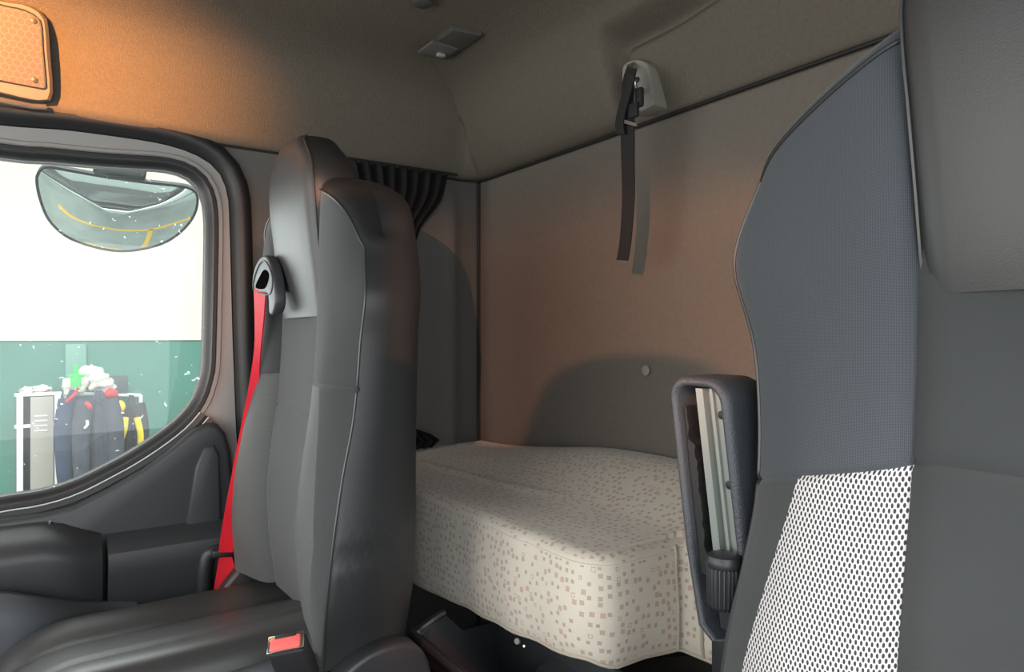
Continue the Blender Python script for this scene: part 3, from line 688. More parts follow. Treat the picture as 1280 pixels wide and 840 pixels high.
slant_box(rl, -0.507, -0.489, YA0 + 0.014, YA0 + 0.036, AT - 0.014, -0.262)
obj('metal_rail', rl, ALU, arm, smooth=False, label='pale aluminium rail')
for zz in (-0.088, -0.165, -0.243):
    s_ = MB(); s_.disc(apos(zz, -0.4985, YA0 + 0.013), (0, -1, 0), 0.0048, 0.003, 14); s_.disc(apos(zz, -0.4985, YA0 + 0.0102), (0, -1, 0), 0.0022, 0.0006, 8); obj('screw', s_, [RUBBER], arm)
tr = MB(); random.seed(3)
zz = [lerp(-0.082, -0.275, i / 30) for i in range(31)]; rws = []
for i, z in enumerate(zz):
    k = 0.004 * (random.random() - 0.3) + (0.0 if i > 6 else -0.003); x0 = -0.5515 - k * 0.3; x1 = -0.5455 + k + (0.003 if i > 6 else 0)
    rws.append([apos(z, x0, YA0 + 0.010), apos(z, x1, YA0 + 0.010), apos(z, x1, YA0 + 0.03), apos(z, x0, YA0 + 0.03)])
tr.grid(rws, True); tr.cap(rws[0]); tr.cap(rws[-1]); obj('torn_trim', tr, RUBBER, arm, angle=30)
bb = MB(); slant_box(bb, -0.516, -0.489, YA0 - 0.008, YA0 + 0.034, -0.262, -0.32); obj('pivot_block', bb, PLASTIC, arm, smooth=False)
kn = MB(); kc = ony(905, 724, 0.600); rows = []
def gear(r, z, amp):
    return [kc + Vector(((r + amp * (1 if (k // 2) % 2 else -1)) * math.cos(2 * math.pi * k / 96), (r + amp * (1 if (k // 2) % 2 else -1)) * math.sin(2 * math.pi * k / 96), z)) for k in range(96)]
for r, z, a in ((0.0145, -0.030, 0.0), (0.0172, -0.026, 0.0008), (0.0178, 0.012, 0.0008), (0.0178, 0.014, 0.0), (0.0192, 0.016, 0.0), (0.0192, 0.021, 0.0), (0.017, 0.026, 0.0), (0.012, 0.028, 0.0), (0.0002, 0.0285, 0.0)): rows.append(gear(r, z, a))
kn.grid(rows, True); kn.cap(rows[0]); obj('adjuster_knob', kn, PLASTIC, arm, angle=35)
pv = MB(); pv.box((-0.520, 0.672, -0.365), (0.03, 0.05, 0.10), 0.008); pv.box((-0.495, 0.69, -0.42), (0.06, 0.05, 0.05), 0.008); obj('pivot_bracket', pv, PLASTIC, arm)

# ------------------------------------------------------------------ bunk mattress
MZ = -0.335
fp = [(-1.775, 0.672), (-1.5, 0.670), (-1.2, 0.668), (-0.95, 0.666), (-0.845, 0.667)]
for k in range(1, 8): a = math.radians(-90 + k * 90 / 8); fp.append((-0.83 + 0.062 * math.cos(a), 0.729 + 0.062 * math.sin(a)))
fp += [(-0.767, 0.77), (-0.765, 0.82), (-0.763, 0.842), (-0.758, 0.852), (-0.745, 0.859), (-0.70, 0.862), (-0.5, 0.862), (-0.2, 0.862), (0.40, 0.862)]
def dens(P, step=0.02):
    out = [Vector((*P[0], 0))]
    for i in range(1, len(P)):
        a = Vector((*P[i - 1], 0)); b = Vector((*P[i], 0)); m = max(1, int((b - a).length / step))
        out += [a.lerp(b, k / m) for k in range(1, m + 1)]
    return out
FP = dens(fp); ns = len(FP); S = [0.0]
for i in range(1, ns): S.append(S[-1] + (FP[i] - FP[i - 1]).length)
NV = []
for i in range(ns):
    t = (FP[min(i + 1, ns - 1)] - FP[max(i - 1, 0)]).normalized(); NV.append(Vector((-t.y, t.x, 0)))   # pointing to the rear/inside
NV = [(NV[max(0, i - 2)] + NV[max(0, i - 1)] + NV[i] + NV[min(ns - 1, i + 1)] + NV[min(ns - 1, i + 2)]).normalized() for i in range(ns)]
def zbot(p): return -0.495 - 0.055 * max(0, min(1, (-0.79 - p.x) / 0.6)) - (0.02 * sst((p.x + 0.8) / 0.06))
rear = []
Q0 = [(0, -1.775)]; 
for i in range(ns):
    s = S[i] / S[-1]
    if FP[i].x < -0.83: qx = lerp(-1.775, -0.90, (FP[i].x + 1.775) / 0.945)
    elif FP[i].x > -0.74: qx = lerp(-0.70, 0.40, (FP[i].x + 0.74) / 1.14)
    else: qx = None
    rear.append(qx)
idx = [i for i, q in enumerate(rear) if q is None]
for k, i in enumerate(idx): rear[i] = lerp(-0.90, -0.70, (k + 1) / (len(idx) + 1))
mm = MB(); rows = []; uvr = []
random.seed(5)
def wob(s, z): return 0.0025 * math.sin(s * 21 + 1) + 0.0015 * math.sin(s * 53)
for d, f in ((0.03, 0.0), (0.004, 0.0), (0.0, 0.02), (-0.004, 0.15), (-0.007, 0.35), (-0.008, 0.5), (-0.006, 0.7), (-0.002, 0.86)):
    row = []
    for i in range(ns):
        zb = zbot(FP[i]) + 0.001 * math.sin(S[i] * 60); zt = MZ - 0.026
        pull = 0.012 * math.exp(-((S[i] - (S[-1] - 1.155)) / 0.05) ** 2) * (f - 0.5)
        row.append(FP[i] + NV[i] * (d + wob(S[i], f) + pull) + Vector((0, 0, lerp(zb, zt, f))))
    rows.append(row); uvr.append([(S[i], row[i].z) for i in range(ns)])
NSIDE = len(rows)
def ztopm(x, y):
    b = 0.060 * sst((y - 0.86) / 0.20) * sst((x + 1.75) / 0.6); b += 0.012 * sst((y - 0.80) / 0.12)
    b += 0.004 * math.sin(x * 9 + y * 4) * sst((y - 0.72) / 0.1)
    b += 0.006 * math.exp(-((y - (0.80 + 0.28 * (x + 1.6) * 0.5)) / 0.010) ** 2) * (1 - sst((x + 1.2) / 0.15))
    return MZ + b
for k in range(1, 7):
    a = k / 6 * math.pi / 2; row = []
    for i in range(ns):
        r = 0.026; p = FP[i] + NV[i] * (r * (1 - math.cos(a)) + wob(S[i], 1)); row.append(p + Vector((0, 0, MZ - r + r * math.sin(a))))
    rows.append(row)
for k in range(1, 41):
    row = []
    for i in range(ns):
        a = FP[i] + NV[i] * (0.026 + wob(S[i], 1)); b = Vector((rear[i], 1.095, 0)); p = a.lerp(b, k / 40); row.append(Vector((p.x, p.y, ztopm(p.x, p.y) if k > 1 else MZ)))
    rows.append(row)
mm.grid(rows, False)
for r, row in enumerate(rows):
    for i in range(ns): mm.uv[r * ns + i] = (S[i], row[i].z) if r < NSIDE + 2 else (row[i].x + 7, row[i].y)
# faces bridging the two uv charts take the side chart
fi = 0
for r in range(len(rows) - 1):
    for i in range(ns - 1):
        if r == NSIDE + 1:
            for v in mm.f[fi]: 
                rr, ii = divmod(v, ns); mm.uv[(fi, v)] = (S[ii], rows[rr][ii].z if rr < NSIDE + 2 else rows[rr][ii].z)
        fi += 1
mo = tag(obj('mattress', mm, MATT, loc=(-1.2, 0.88, -0.5), angle=70), 'cream bunk mattress with small brown squares along the rear wall', 'mattress')
pp = MB(); pp.tube([FP[i] + NV[i] * (0.003 + wob(S[i], 1)) + Vector((0, 0, MZ - 0.016)) for i in range(ns)], 0.0022, 6); obj('top_piping', pp, MATT, mo)
hem = MB(); hem.tube([r_ + Vector((0, 0, -0.001)) for r_ in rows[2]], 0.0035, 6); obj('bottom_hem', hem, STITCH, mo)
ci = min(range(ns), key=lambda i: (FP[i] - Vector((-0.760, 0.848, 0))).length)
for dd in (-1, 2):
    vp = MB(); vp.tube([rows[k][ci + dd] - NV[ci + dd] * 0.002 for k in range(2, NSIDE + 3)], 0.003, 6); obj('corner_piping', vp, STITCH, mo)
# bunk board carrying the mattress
bd = MB(); rws = [[FP[i] + NV[i] * 0.05 + Vector((0, 0, zbot(FP[i]) + 0.004)) for i in range(ns)], [Vector((rear[i], 1.09, -0.56)) for i in range(ns)]]
bd.grid(rws); r2 = [[p + Vector((0, 0, -0.025)) for p in r] for r in rws]; bd.grid(r2); bd.grid([rws[0], r2[0]]); bd.grid([rws[1], r2[1]])
tag(obj('bunk_board', bd, PLASTIC, loc=(-1.2, 1.09, -0.6)), 'black bunk board carrying the cream mattress', 'bunk')

# storage bin under the bunk
bn = thing('storage_bin', 'black plastic storage bin below the bunk with a small silver screw', 'storage bin', (-0.75, 0.75, ZFL))
sb_ = MB()
x0, x1, y0, y1 = -1.215, -0.50, 0.590, 0.80
def lip(x, y): return Vector((x, y, 0))
side = [(y0, -0.588), (0.62, -0.572), (0.66, -0.560), (0.70, -0.60), (y1, -0.60), (y1, -1.10), (0.70, -1.12), (0.65, -1.0)]
for xa in (x0, x1 - 0.014):
    sb_ = MB(); sb_.prism(side, 'x', xa, xa + 0.014, 0.005); obj('bin_side', sb_, PLASTIC, bn, angle=40)
fb = MB(); fb.prism([(y0, -0.588), (y0 + 0.014, -0.585), (0.672, -1.0), (0.715, -1.12), (0.70, -1.13), (0.655, -1.0)], 'x', x0 + 0.002, x1 - 0.002, 0.004); obj('bin_front', fb, PLASTIC, bn, angle=40)
bk_ = MB(); bk_.box(((x0 + x1) / 2, 0.79, -0.84), (x1 - x0, 0.014, 0.56), 0.004); bk_.prism([(0.66, -0.70), (0.785, -0.60), (0.785, -1.1), (0.70, -1.1)], 'x', -1.03, x1 - 0.02, 0.008); obj('bin_back', bk_, PLASTIC2, bn, angle=40)
rm = MB(); rm.tube(smooth_line([Vector((x1, y0, -0.586)), Vector((-0.8, y0, -0.586)), Vector((x0 + 0.03, y0, -0.586)), Vector((x0 + 0.004, y0 + 0.012, -0.582)), Vector((x0 + 0.004, 0.635, -0.566)), Vector((x0 + 0.004, 0.66, -0.558))], 50), 0.008, 8); obj('bin_rim', rm, PLASTIC, bn)
k1 = onz(645, 802, -0.63); k1 = ony(645, 802, 0.70)
ks = MB(); ks.disc(k1 + Vector((0, 0.004, 0)), (0.5, -0.8, 0.3), 0.0055, 0.005); obj('screw_head', ks, HOOKP, bn)
ks = MB(); ks.disc(k1 + Vector((0.014, 0.01, -0.005)), (0.5, -0.8, 0.3), 0.0025, 0.005); obj('screw_tip', ks, STEEL, bn)

# ------------------------------------------------------------------ small cab fittings
btn = MB(); btn.disc(ony(808, 463, YR + 0.006), (0, -1, 0), 0.0115, 0.004, 24); tag(obj('wall_button', btn, WHITEP, loc=ony(808, 463, YR)), 'small pale round fastener button on the rear wall', 'button')

# curtain bunched at the side wall behind the passenger seat
cu = MB(); rows = []
for j in range(40):
    v = j / 39; z = lerp(0.468, -0.318, v)
    yl = cr_interp([(0, 0.66), (0.2, 0.70), (0.45, 0.78), (0.7, 0.78), (1.0, 0.70)], v)[0]; yr_ = cr_interp([(0, 0.958), (0.10, 0.935), (0.22, 0.865), (0.45, 0.83), (0.7, 0.82), (0.92, 0.84), (0.965, 0.925), (1.0, 0.900)], v)[0]
    rows.append([Vector((XL + 0.062 + 0.014 * math.sin(k / 60 * math.pi * 2 * 8 + v * 1.2) , lerp(yl, yr_, k / 60), z)) for k in range(61)])
cu.grid(rows)
co = tag(obj('curtain', cu, CURT, loc=(XL + 0.06, 0.8, 0.468)), 'black pleated curtain tied behind the passenger seat against the side wall', 'curtain')
so = co.modifiers.new('thickness', 'SOLIDIFY'); so.thickness = 0.003
rail = MB(); rail.tube([Vector((XL + 0.062, 0.60, 0.472)), Vector((XL + 0.062, 0.99, 0.472))], 0.004); obj('curtain_rail', rail, RUBBER, co)

# strap hanging from the hook on the headliner
hk = thing('strap_hook', 'pale rounded hook plate set in the headliner above the rear wall', 'hook', ony(800, 108, 1.06))
HY = 1.045
pl = [ony(px, py, HY) for px, py in [(779, 92), (783, 80), (797, 75), (810, 80), (815, 98), (818, 120), (817, 132), (800, 140), (786, 140), (781, 118)]]
pm = MB(); pm.prism(resample([(p.x, p.z) for p in pl], 40), 'y', HY - 0.006, HY + 0.05, 0.005, seg=3); obj('hook_plate', pm, HOOKP, hk, angle=50)
hm = MB(); hm.tube(smooth_line([ony(790, 84, HY - 0.01), ony(790, 84, HY - 0.03), ony(791, 96, HY - 0.045), ony(795, 112, HY - 0.035), ony(797, 118, HY - 0.01)], 14), 0.005); obj('hook_arm', hm, STEEL, hk)
hs = MB(); hs.box(ony(789, 85, HY - 0.012), (0.022, 0.008, 0.02), 0.003); obj('hook_bracket', hs, STEEL, hk)
hb = MB(); hb.disc(ony(797, 100, HY - 0.006), (0, -1, 0), 0.006, 0.004); obj('hook_screw', hb, RUBBER, hk)
SY = 0.965
st = thing('strap', 'long black webbing strap hanging against the rear wall from the headliner hook', 'strap', ony(786, 100, SY))
Ls = [ony(px, py, y) for px, py, y in [(784, 84, 0.985), (779, 100, 0.98), (777, 125, 0.97), (776, 150, SY), (777, 200, SY), (778, 250, SY), (775, 300, SY), (771, 325, SY)]]
Rs = [ony(px, py, y) for px, py, y in [(796, 86, 0.985), (793, 102, 0.98), (792, 127, 0.97), (793, 152, SY), (793, 200, SY), (793, 250, SY), (789, 300, SY), (785, 326, SY)]]
obj('webbing', ribbon(smooth_line(Ls), smooth_line(Rs), 0.0012), STRAP, st)
Ls = [ony(px, py, 0.955) for px, py in [(786, 90), (778, 118), (770, 150), (771, 168)]]; Rs = [ony(px, py, 0.955) for px, py in [(794, 96), (787, 122), (780, 150), (781, 168)]]
obj('webbing_loop', ribbon(smooth_line(Ls, 14), smooth_line(Rs, 14), 0.0016), STRAP, st)
bkl = MB(); a = ony(781, 153, 0.953); b = ony(796, 157, 0.953); bkl.tube([a, b], 0.0022); bkl.tube([a + Vector((0, 0, 0.004)), b + Vector((0, 0, 0.003))], 0.0016); obj('strap_buckle', bkl, STEEL, st)
cam_ = MB(); cam_.box(ony(799, 122, 0.972), (0.020, 0.012, 0.040), 0.005, seg=2); cam_.box(ony(792, 138, 0.963), (0.026, 0.010, 0.03), 0.004); obj('cam_lock', cam_, STRAP, st)

# ceiling lamp and small ceiling knob
cz = ZT - 0.008
lp = thing('ceiling_lamp', 'small grey wedge-shaped lamp on the cab ceiling', 'lamp', onz(562, 54, ZT))
q = [onz(px, py, cz) for px, py in [(524, 66), (566, 35), (602, 42), (560, 73)]]
m_ = MB(); m_.prism(resample([(p.x, p.y) for p in q], 4) if False else [(p.x, p.y) for p in q], 'z', ZT + 0.01, ZT - 0.014, 0.004); obj('lamp_housing', m_, LAMPD, lp, angle=40)
q = [onz(px, py, ZT - 0.018) for px, py in [(522, 66), (541, 52), (572, 62), (556, 74)]]
m_ = MB(); m_.prism([(p.x, p.y) for p in q], 'z', ZT - 0.012, ZT - 0.019, 0.003); obj('lamp_lens', m_, LAMPG, lp, angle=40, label='pale lens at the near end')
m_ = MB(); m_.box(onz(551, 69, ZT - 0.022), (0.014, 0.02, 0.008), 0.002); obj('lamp_switch', m_, WHITEP, lp)
m_ = MB(); m_.disc(onz(528, 0, ZT - 0.004) + Vector((0, 0, 0.004)), (0, 0, -1), 0.022, 0.014, 24); tag(obj('ceiling_button', m_, LAMPD, loc=onz(528, 0, ZT)), 'small round button on the ceiling in front of the wedge-shaped lamp', 'button')

# speaker panel in the upper corner over the side window
spk = thing('speaker_cover', 'large rounded speaker cover with honeycomb grille above the side window', 'speaker', (XL + 0.05, -0.2, 0.52))
def spp(px, py, off=0.0):      # on a plane leaning inwards with height
    d = ray(px, py); # plane: x = XL + 0.03 + 0.28*(z-0.5) + off
    k = (XL + 0.035 + off - 0.28 * 0.5) / (d.x - 0.28 * d.z); return d * k
outl = [(-240, -10), (-200, -38), (-100, -30), (0, -1), (30, 4), (48, 12), (58, 22), (61, 40), (63, 70), (66, 105), (66, 118), (62, 127), (40, 126), (0, 117), (-100, 96), (-230, 66)]
O0 = [spp(*p, 0.02) for p in outl]
def poly3(mb, P, nrm, depth, bev=0.004, mi=0):
    n = Vector(nrm).normalized(); c = sum(P, Vector()) / len(P)
    inner = [p + (c - p).normalized() * bev for p in P]
    mb.grid([[p - n * depth for p in P], [p - n * bev for p in P], [inner[i] for i in range(len(P))]], True, mi); mb.cap(inner, mi)
SN = Vector((1, 0, -0.28)).normalized()
def closed3(px, off, n=70):
    r = resample(px, n); return [spp(a, b, off) for a, b in r]
m_ = MB(); poly3(m_, closed3(outl, 0.016), SN, 0.05, 0.006); obj('speaker_surround', m_, SPKF, spk, angle=40)
inn = [(-228, -4), (-190, -26), (-100, -20), (0, 6), (28, 12), (44, 20), (51, 30), (53, 60), (57, 108), (54, 111), (0, 101), (-100, 82), (-222, 56)]
m_ = MB(); P = closed3(inn, 0.019); poly3(m_, P, SN, 0.004, 0.001)
for i, v in enumerate(m_.v): m_.uv[i] = (v.y, v.z * 1.04)
obj('speaker_grille', m_, GRILLE, spk, smooth=False, label='honeycomb grille panel')
m_ = MB(); m_.tube([p for p in closed3([(a * 1.0, b) for a, b in inn], 0.019)], 0.0016, 6, closed=True); obj('grille_groove', m_, RUBBER, spk)
for px, py in ((42, 26), (43, 100)):
    m_ = MB(); m_.disc(spp(px, py, 0.019), SN, 0.0055, 0.003, 18); m_.disc(spp(px, py, 0.0222), SN, 0.0025, 0.001, 8); obj('screw', m_, LAMPD, spk)
m_ = MB(); m_.tube([spp(a, b, 0.006) for a, b in [(-230, 74), (-100, 104), (0, 125), (40, 133), (58, 134)]], 0.006); obj('speaker_lip', m_, SPKF, spk)

# added out-of-view lamp body; its hood and flaps only shape the warm light
rl_ = thing('added_warm_lamp', 'added unseen lamp on a stalk with plates that shape its warm light', 'lamp', LAMP + Vector((0.08, -0.04, ZT - LAMP.z)))
m_ = MB(); m_.tube(smooth_line([LAMP + Vector((0.07, -0.05, ZT - LAMP.z)), LAMP + Vector((0.07, -0.05, 0.2)), LAMP + Vector((0.05, -0.04, 0.03)), LAMP + Vector((0.03, -0.025, 0.0))], 20), 0.007); obj('lamp_stalk', m_, PLASTIC, rl_)
dirn = (Vector((-1.45, 1.0, -0.12)) - LAMP).normalized()
m_ = MB(); m_.disc(LAMP - dirn * 0.035, -dirn, 0.018, 0.02); obj('lamp_head', m_, PLASTIC, rl_)
m_ = MB(); m_.prism([(LAMP.x + a, LAMP.y + b) for a, b in [(0.03, -0.03), (0.0, -0.020), (-0.014, -0.012), (-0.0165, 0.0), (-0.014, 0.010), (-0.0085, 0.0155), (0.0, 0.0165), (0.03, 0.02)]], 'z', LAMP.z + 0.0006, LAMP.z + 0.004); obj('top_light_blocker', m_, PLASTIC, rl_)  # added plate that cuts the warm light off above
co_ = thing('added_amber_lamp', 'added unseen lamp box under the ceiling with a plate cutting its amber light', 'lamp', CLAMP + Vector((0, 0, ZT - CLAMP.z)))  # added lamp, standing in for a low sunbeam on the headliner
m_ = MB(); m_.box(CLAMP + Vector((-0.05, 0.03, -0.012)), (0.20, 0.20, 0.012), 0.002); obj('low_light_blocker', m_, PLASTIC, co_)  # added plate keeping the amber light off everything below the headliner
m_ = MB(); m_.box(CLAMP + Vector((0.056, 0.03, 0.086)), (0.012, 0.20, 0.208), 0.002); obj('lamp_back', m_, PLASTIC, co_)
# added blocker, cut to cast the rounded shadow: points on the rear wall seen from the lamp, brought back to a tenth of the way
def back(p, t=0.055): return LAMP + (Vector(p) - LAMP) * t
fo = [Vector((-2.3, 1.1, -0.40)), Vector((-1.66, 1.1, -0.345))] + [ony(px, py, 1.1) for px, py in [ (655, 560), (668, 520), (680, 490), (700, 465), (730, 452), (770, 446), (820, 446), (870, 455), (905, 475)]] + [Vector((-0.78, 1.1, -0.20)), Vector((-0.70, 1.1, -1.1)), Vector((-2.3, 1.1, -1.1))]
fq = [back(p) for p in fo]; m_ = MB(); m_.prism([(p.x, p.z) for p in fq], 'y', fq[0].y - 0.0006, fq[0].y + 0.0006); obj('shadow_blocker', m_, PLASTIC, rl_)
def az(deg, r, dz): return LAMP + Vector((math.cos(math.radians(deg)) * r, math.sin(math.radians(deg)) * r, dz))
m_ = MB(); A = [az(d_, 0.064, -0.001) for d_ in (144.5, 149, 155, 160.5)]
m_.grid([[p + Vector((0, 0, dz)) for p in A] for dz in (0, -0.055)]); m_.grid([[p + (p - LAMP).normalized() * 0.001 + Vector((0, 0, dz)) for p in A] for dz in (0, -0.055)])
B = [az(d_, 0.064, 0) for d_ in (160.5, 164, 170, 176, 183)]
m_.grid([[p + Vector((0, 0, dz * (0.0 if (i_ == 0 and k_) else 1))) for i_, p in enumerate(B)] for k_, dz in enumerate((-0.019, -0.055))])
m_.tube([az(151, 0.064, -0.05), LAMP + Vector((0.0, -0.02, -0.03)), LAMP + Vector((0.03, -0.025, 0.0))], 0.0012, 6); obj('side_light_blocker', m_, PLASTIC, rl_)  # added shutters that keep the warm light off the seat and door card

# ------------------------------------------------------------------ outside: kerb mirror, door skin, yard
mr = thing('kerb_mirror', 'convex kerb mirror hanging outside at the top of the side window', 'mirror', (-2.05, 0.16, 0.46))
MN = Vector((0.62, -0.10, -0.74)).normalized(); MC = onx(146, 262, -2.12)
def onpl(px, py, off=0.0): d = ray(px, py); return d * ((MC + MN * off).dot(MN) / d.dot(MN))
mo_px = [(46, 228), (48, 216), (58, 209), (90, 214), (130, 221), (180, 228), (225, 233), (240, 237), (247, 246), (244, 266), (232, 284), (212, 300), (185, 310), (150, 314), (115, 308), (84, 296), (62, 276), (51, 252)]
MO = [onpl(a, b) for a, b in resample(mo_px, 72)]; cc = sum(MO, Vector()) / len(MO)
def dome(s0, h): 
    R_ = []
    for k in range(13): f = k / 12; R_.append([cc.lerp(p, 1 - f if f < 1 else 0.0005) + MN * (h * (1 - (1 - f) ** 2) + s0) for p in MO])
    return R_
m_ = MB(); m_.grid(dome(0.0, 0.034), True); obj('mirror_glass', m_, MIRROR, mr, angle=80, label='convex reflecting glass')
m_ = MB(); m_.tube(MO, 0.0035, 8, closed=True); obj('mirror_rim', m_, PLASTIC, mr)
m_ = MB(); BK = [p + Vector((-0.02, 0, 0.030)) for p in MO]; 
rws = [[p for p in MO], [p * 1.0 + (p - cc) * 0.01 - MN * 0.014 for p in MO]] + [[cc.lerp(p, 1 - f if f < 1 else 0.001) - MN * (0.014 + 0.05 * (1 - (1 - f) ** 2)) for p in MO] for f in (0.15, 0.3, 0.5, 0.75, 1)]
m_.grid(rws, True); obj('mirror_shell', m_, mat('speckled_grey_plastic', (0.33, 0.34, 0.33), 0.6, 0.3, 300, 0.3, 250), mr, angle=60)
m_ = MB(); q = [onx(px, py, -1.97) for px, py in [(130, 196), (186, 200), (181, 227), (134, 223)]]
m_.prism([(p.y, p.z) for p in q], 'x', -1.985, -1.955, 0.006); m_.box((-1.93, 0.145, 0.425), (0.10, 0.11, 0.05), 0.008); obj('mirror_bracket', m_, PLASTIC, mr)

# outer skin of the door and the cab side
sk = MB(); fill_hole(sk, [(-1.0, -1.2), (1.2, -1.2), (1.2, 0.85), (-1.0, 0.85)], offset(G, 0.012), XL - 0.105)
sk.grid([ring_pts(offset(G, 0.012), XL - 0.105), ring_pts(offset(G, 0.004), XL - 0.076)], True)
struct(obj('wall_outside', sk, mat('white_truck_paint', (0.78, 0.80, 0.82), 0.25), angle=40))

def yard_ground():
    m = mat('yard_concrete', (0.34, 0.37, 0.34), 0.9, 0.2, 30, 0.2, 1.5); return m
g = MB(); g.box((-6, 0, -2.55), (40, 40, 0.1), 0); struct(obj('floor_yard', g, yard_ground()))
YEL = mat('yellow_line_paint', (0.85, 0.50, 0.05), 0.7)
for k, (x, y, sx, sy) in enumerate([(-3.0, 0.3, 0.12, 4.0), (-3.9, 0.9, 1.8, 0.12), (-5.2, -0.6, 0.12, 5.0)]):
    g = MB(); g.box((x, y, -2.498), (sx, sy, 0.006), 0); tag(obj('painted_line', g, YEL, loc=(x, y, -2.5)), ['yellow line painted on the yard alongside the truck', 'short yellow line painted across the yard', 'long yellow line painted on the yard farther from the truck'][k], 'road marking')
XW = -9.0
def green_mat():
    m = mat('green_painted_wall', (0.060, 0.215, 0.165), 0.6, 0, 1, 0.12, 1.2); return m
w1 = MB(); w1.box((XW - 0.1, 0, -1.275), (0.2, 30, 2.45), 0); struct(obj('wall_yard', w1, green_mat()))
w2 = MB(); w2.box((XW - 0.08, 0, 3.4), (0.2, 30, 6.9), 0); struct(obj('wall_yard_upper', w2, mat('white_cladding', (0.66, 0.64, 0.56), 0.7)))
# conduit on the green wall
cd = MB(); p = onx(95, 430, XW + 0.03); cd.box((XW + 0.03, p.y, p.z - 0.45), (0.05, 0.20, 0.9), 0.01); tag(obj('wall_duct', cd, mat('duct_green', (0.12, 0.29, 0.23), 0.5), loc=p), 'pale vertical duct on the green wall above the clothes', 'duct')

GREYM = mat('locker_grey', (0.34, 0.33, 0.29), 0.5); WHITEM = mat('locker_white', (0.78, 0.80, 0.80), 0.5); DARKM = mat('locker_inside', (0.11, 0.13, 0.14), 0.7)
XK = -8.5
lk = thing('metal_locker', 'grey metal locker with white posts standing at the green wall', 'locker', (XK - 0.2, onx(48, 600, XK).y, -2.5))
yL, yR2 = onx(18, 500, XK).y, onx(77, 500, XK).y; zt = onx(40, 493, XK).z
m_ = MB(); m_.box((XK - 0.38, (yL + yR2) / 2, (zt - 2.5) / 2), (0.03, yR2 - yL, zt + 2.5), 0); 
for yy in (yL + 0.01, yR2 - 0.01): m_.box((XK - 0.2, yy, (zt - 2.5) / 2), (0.38, 0.015, zt + 2.5), 0)
m_.box((XK - 0.2, (yL + yR2) / 2, zt - 0.01), (0.38, yR2 - yL, 0.02), 0.0); m_.box((XK - 0.2, (yL + yR2) / 2, zt - 0.32), (0.38, yR2 - yL, 0.02), 0); obj('locker_body', m_, DARKM, lk, smooth=False)
for px in (25, 72):
    y = onx(px, 500, XK).y; m_ = MB(); m_.box((XK, y, (zt - 2.5) / 2), (0.05, 0.055, zt + 2.5), 0.006); obj('post', m_, WHITEM, lk)
for zz in (zt, zt - 0.32): m_ = MB(); m_.box((XK, (yL + yR2) / 2, zz), (0.03, yR2 - yL, 0.035), 0.004); obj('shelf_edge', m_, WHITEM, lk)
ya, yb = onx(38, 500, XK).y, onx(67, 500, XK).y
m_ = MB(); m_.box((XK + 0.03, (ya + yb) / 2, (zt - 2.5) / 2), (0.03, yb - ya, zt + 2.45), 0.006)
dr = obj('locker_door', m_, GREYM, lk)
for k in range(4): m_ = MB(); m_.box((XK + 0.048, (ya + yb) / 2 - 0.01, zt - 0.22 - k * 0.05), (0.008, 0.11, 0.014), 0.003); obj('vent_slot', m_, WHITEM, dr)

random.seed(11)
def blob(c, sx, sy, sz, seed, rough=0.25, folds=0.0):
    rnd = random.Random(seed); ph = [rnd.random() * 6.28 for _ in range(8)]; mb = MB(); rows = []
    for i in range(17):
        th = math.pi * i / 16; row = []
        for j in range(28):
            a = 2 * math.pi * j / 28
            r = 1 + rough * (0.5 * math.sin(3 * a + ph[0] + 2 * th) + 0.35 * math.sin(5 * a + ph[1]) * math.sin(4 * th + ph[2]) + 0.3 * math.sin(7 * th + ph[3] + a)) + folds * math.sin(11 * a + ph[4])
            row.append(Vector(c) + Vector((math.sin(th) * math.cos(a) * sx * r, math.sin(th) * math.sin(a) * sy * r, math.cos(th) * sz * r)))
        rows.append(row)
    mb.grid(rows, True); return mb
CLOTH_N = mat('navy_cloth', (0.035, 0.055, 0.11), 0.9, 0.5, 30, 0.3, 9); CLOTH_K = mat('charcoal_cloth', (0.05, 0.06, 0.08), 0.9, 0.5, 30, 0.3, 9)
CLOTH_B = mat('black_cloth', (0.035, 0.04, 0.045), 0.9, 0.5, 30, 0.3, 9); BAGW = mat('white_bag', (0.70, 0.68, 0.62), 0.7, 0.6, 20, 0.35, 8)
GRN = mat('green_plastic', (0.02, 0.62, 0.08), 0.5); YELC = mat('yellow_cloth', (0.80, 0.62, 0.03), 0.8); REDC = mat('red_cloth', (0.65, 0.04, 0.05), 0.8)
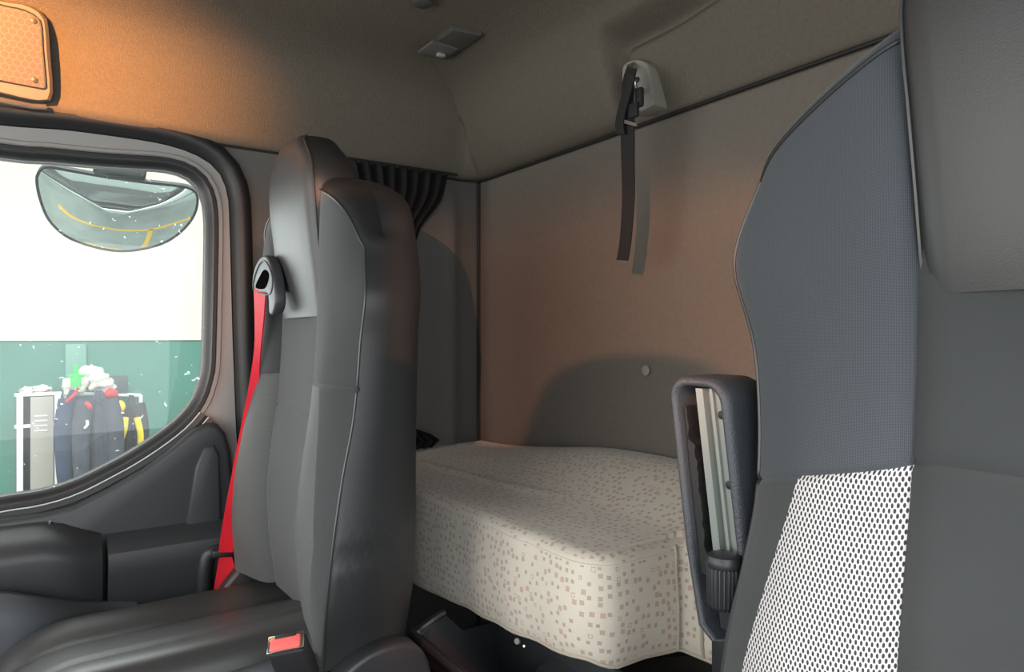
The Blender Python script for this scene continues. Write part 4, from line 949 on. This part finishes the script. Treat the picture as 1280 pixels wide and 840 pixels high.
def coat(name, label, cx_, top_px, halfw_px, bot_z, m, seed, xk, accent=None):
    """a hanging garment: shoulders, folds widening to the hem"""
    c = onx(cx_, top_px, xk); w = abs(onx(cx_ + halfw_px, top_px, xk).y - c.y); rnd = random.Random(seed); ph = [rnd.random() * 6.28 for _ in range(6)]
    mb = MB(); rows = []; H = c.z - bot_z
    for i in range(26):
        v = i / 25; k = cr_interp([(0, 0.18), (0.05, 0.45), (0.12, 0.8), (0.3, 0.88), (0.7, 1.0), (1.0, 1.08)], v)[0]; row = []
        for j in range(44):
            a = 2 * math.pi * j / 44; r = k * (1 + (0.05 + 0.13 * v) * math.sin(6 * a + ph[0] + v) + 0.07 * math.sin(9 * a + ph[1] - v * 2))
            row.append(Vector((c.x + 0.16 * r * math.cos(a), c.y + w * r * math.sin(a) + 0.04 * math.sin(v * 4 + ph[2]), c.z - v * H)))
        rows.append(row)
    mb.grid(rows, True); mb.cap(rows[0]); mb.cap(rows[-1])
    t = thing(name, label, 'coat', (c.x, c.y, bot_z), 'work clothes hanging at the green wall'); obj('coat_body', mb, m, t, angle=70)
    for s_ in (-1, 1):
        sl = MB(); sl.tube(smooth_line([c + Vector((0.05, s_ * w * 0.65, -0.10)), c + Vector((0.12, s_ * w * 0.98, -0.35)), c + Vector((0.15, s_ * w * 0.95, -0.75)), c + Vector((0.14, s_ * w * 0.8, -1.0))], 16), lambda t_: 0.085 - 0.025 * t_, 12); obj('sleeve', sl, m, t)
    if accent:
        for (a0, b0, a1, b1, mm_, wd) in accent:
            p, q_ = onx(a0, b0, xk + 0.22), onx(a1, b1, xk + 0.22); ac = MB(); ac.tube(smooth_line([p, (p + q_) / 2 + Vector((0.03, 0.01, 0)), q_], 10), wd, 8); obj('coloured_stripe', ac, mm_, t)
    return t
coat('work_coat', 'navy work coat hanging beside the metal locker', 96, 487, 17, -2.495, CLOTH_N, 1, -8.15, [(83, 502, 98, 486, REDC, 0.016)])
coat('work_coat', 'charcoal work coat with red collar hanging in the middle of the pile', 122, 488, 21, -2.495, CLOTH_K, 2, -7.65, [(108, 504, 112, 510, REDC, 0.02), (106, 535, 109, 526, WHITEM, 0.012)])
coat('work_coat', 'black work coat with yellow stripes at the outer end of the pile', 160, 494, 15, -2.495, CLOTH_B, 3, -8.15, [(150, 550, 156, 522, YELC, 0.035), (171, 522, 176, 556, YELC, 0.03), (149, 504, 150, 512, YELC, 0.04)])
for k, (px, py, sx, sy, lab) in enumerate([(89, 485, 0.14, 0.11, 'crumpled white bag on the rack next to the locker'), (98, 479, 0.12, 0.12, 'white bag under the small green bottle'), (113, 470, 0.2, 0.12, 'pale boxy bag on top of the clothes pile'), (124, 478, 0.17, 0.12, 'cream bundle in the middle of the clothes pile'), (134, 482, 0.12, 0.10, 'small white bundle above the red collar'), (33, 489, 0.09, 0.05, 'small crumpled white rag on the left end of the locker top'), (53, 488, 0.14, 0.06, 'larger crumpled rag on the middle of the locker top')]):
    p = onx(px, py, (-8.6, -8.3, -8.62, -8.3, -8.62, -8.68, -8.68)[k]); tag(obj('cloth_bundle', blob(p, 0.09, sx * 0.62, sy * 0.85, 20 + k, 0.35), BAGW, loc=p, angle=80), lab, 'bag', 'pale bundles on the clothes rack')
p = onx(95, 470, -7.9); bt = thing('spray_bottle', 'small bright green and white bottle on top of the clothes pile', 'bottle', p)
m_ = MB(); m_.disc(p + Vector((0, 0, -0.10)), (0, 0, 1), 0.045, 0.12, 16, bev=0.3); obj('bottle_body', m_, GRN, bt)
m_ = MB(); m_.disc(p + Vector((0, 0, 0.02)), (0, 0, 1), 0.022, 0.09, 12); m_.box(p + Vector((0, 0, 0.0)), (0.04, 0.15, 0.03), 0.01); obj('bottle_spout', m_, GRN, bt)
p = onx(137, 492, -8.3); tag(obj('red_cap', blob(p, 0.07, 0.08, 0.055, 77, 0.1), REDC, loc=p), 'red cap lying on the clothes pile', 'cap')
p = onx(148, 481, XW + 0.06); m_ = MB(); m_.box(p, (0.12, 0.17, 0.2), 0.01); tag(obj('wall_box', m_, mat('dark_box', (0.06, 0.08, 0.09), 0.6), loc=p), 'dark grey box fixed to the green wall over the coats', 'box')
# rack carrying the clothes
rk = thing('clothes_rack', 'white clothes rack behind the hanging work coats', 'rack', (-8.6, onx(120, 500, -8.6).y, -2.5))
m_ = MB(); a, b = onx(82, 492, -8.9), onx(176, 494, -8.9); m_.tube([a, b], 0.02); obj('rack_bar', m_, WHITEM, rk)
for e in (a, b): m_ = MB(); m_.tube([e, Vector((e.x, e.y, -2.5))], 0.02); obj('rack_post', m_, WHITEM, rk)
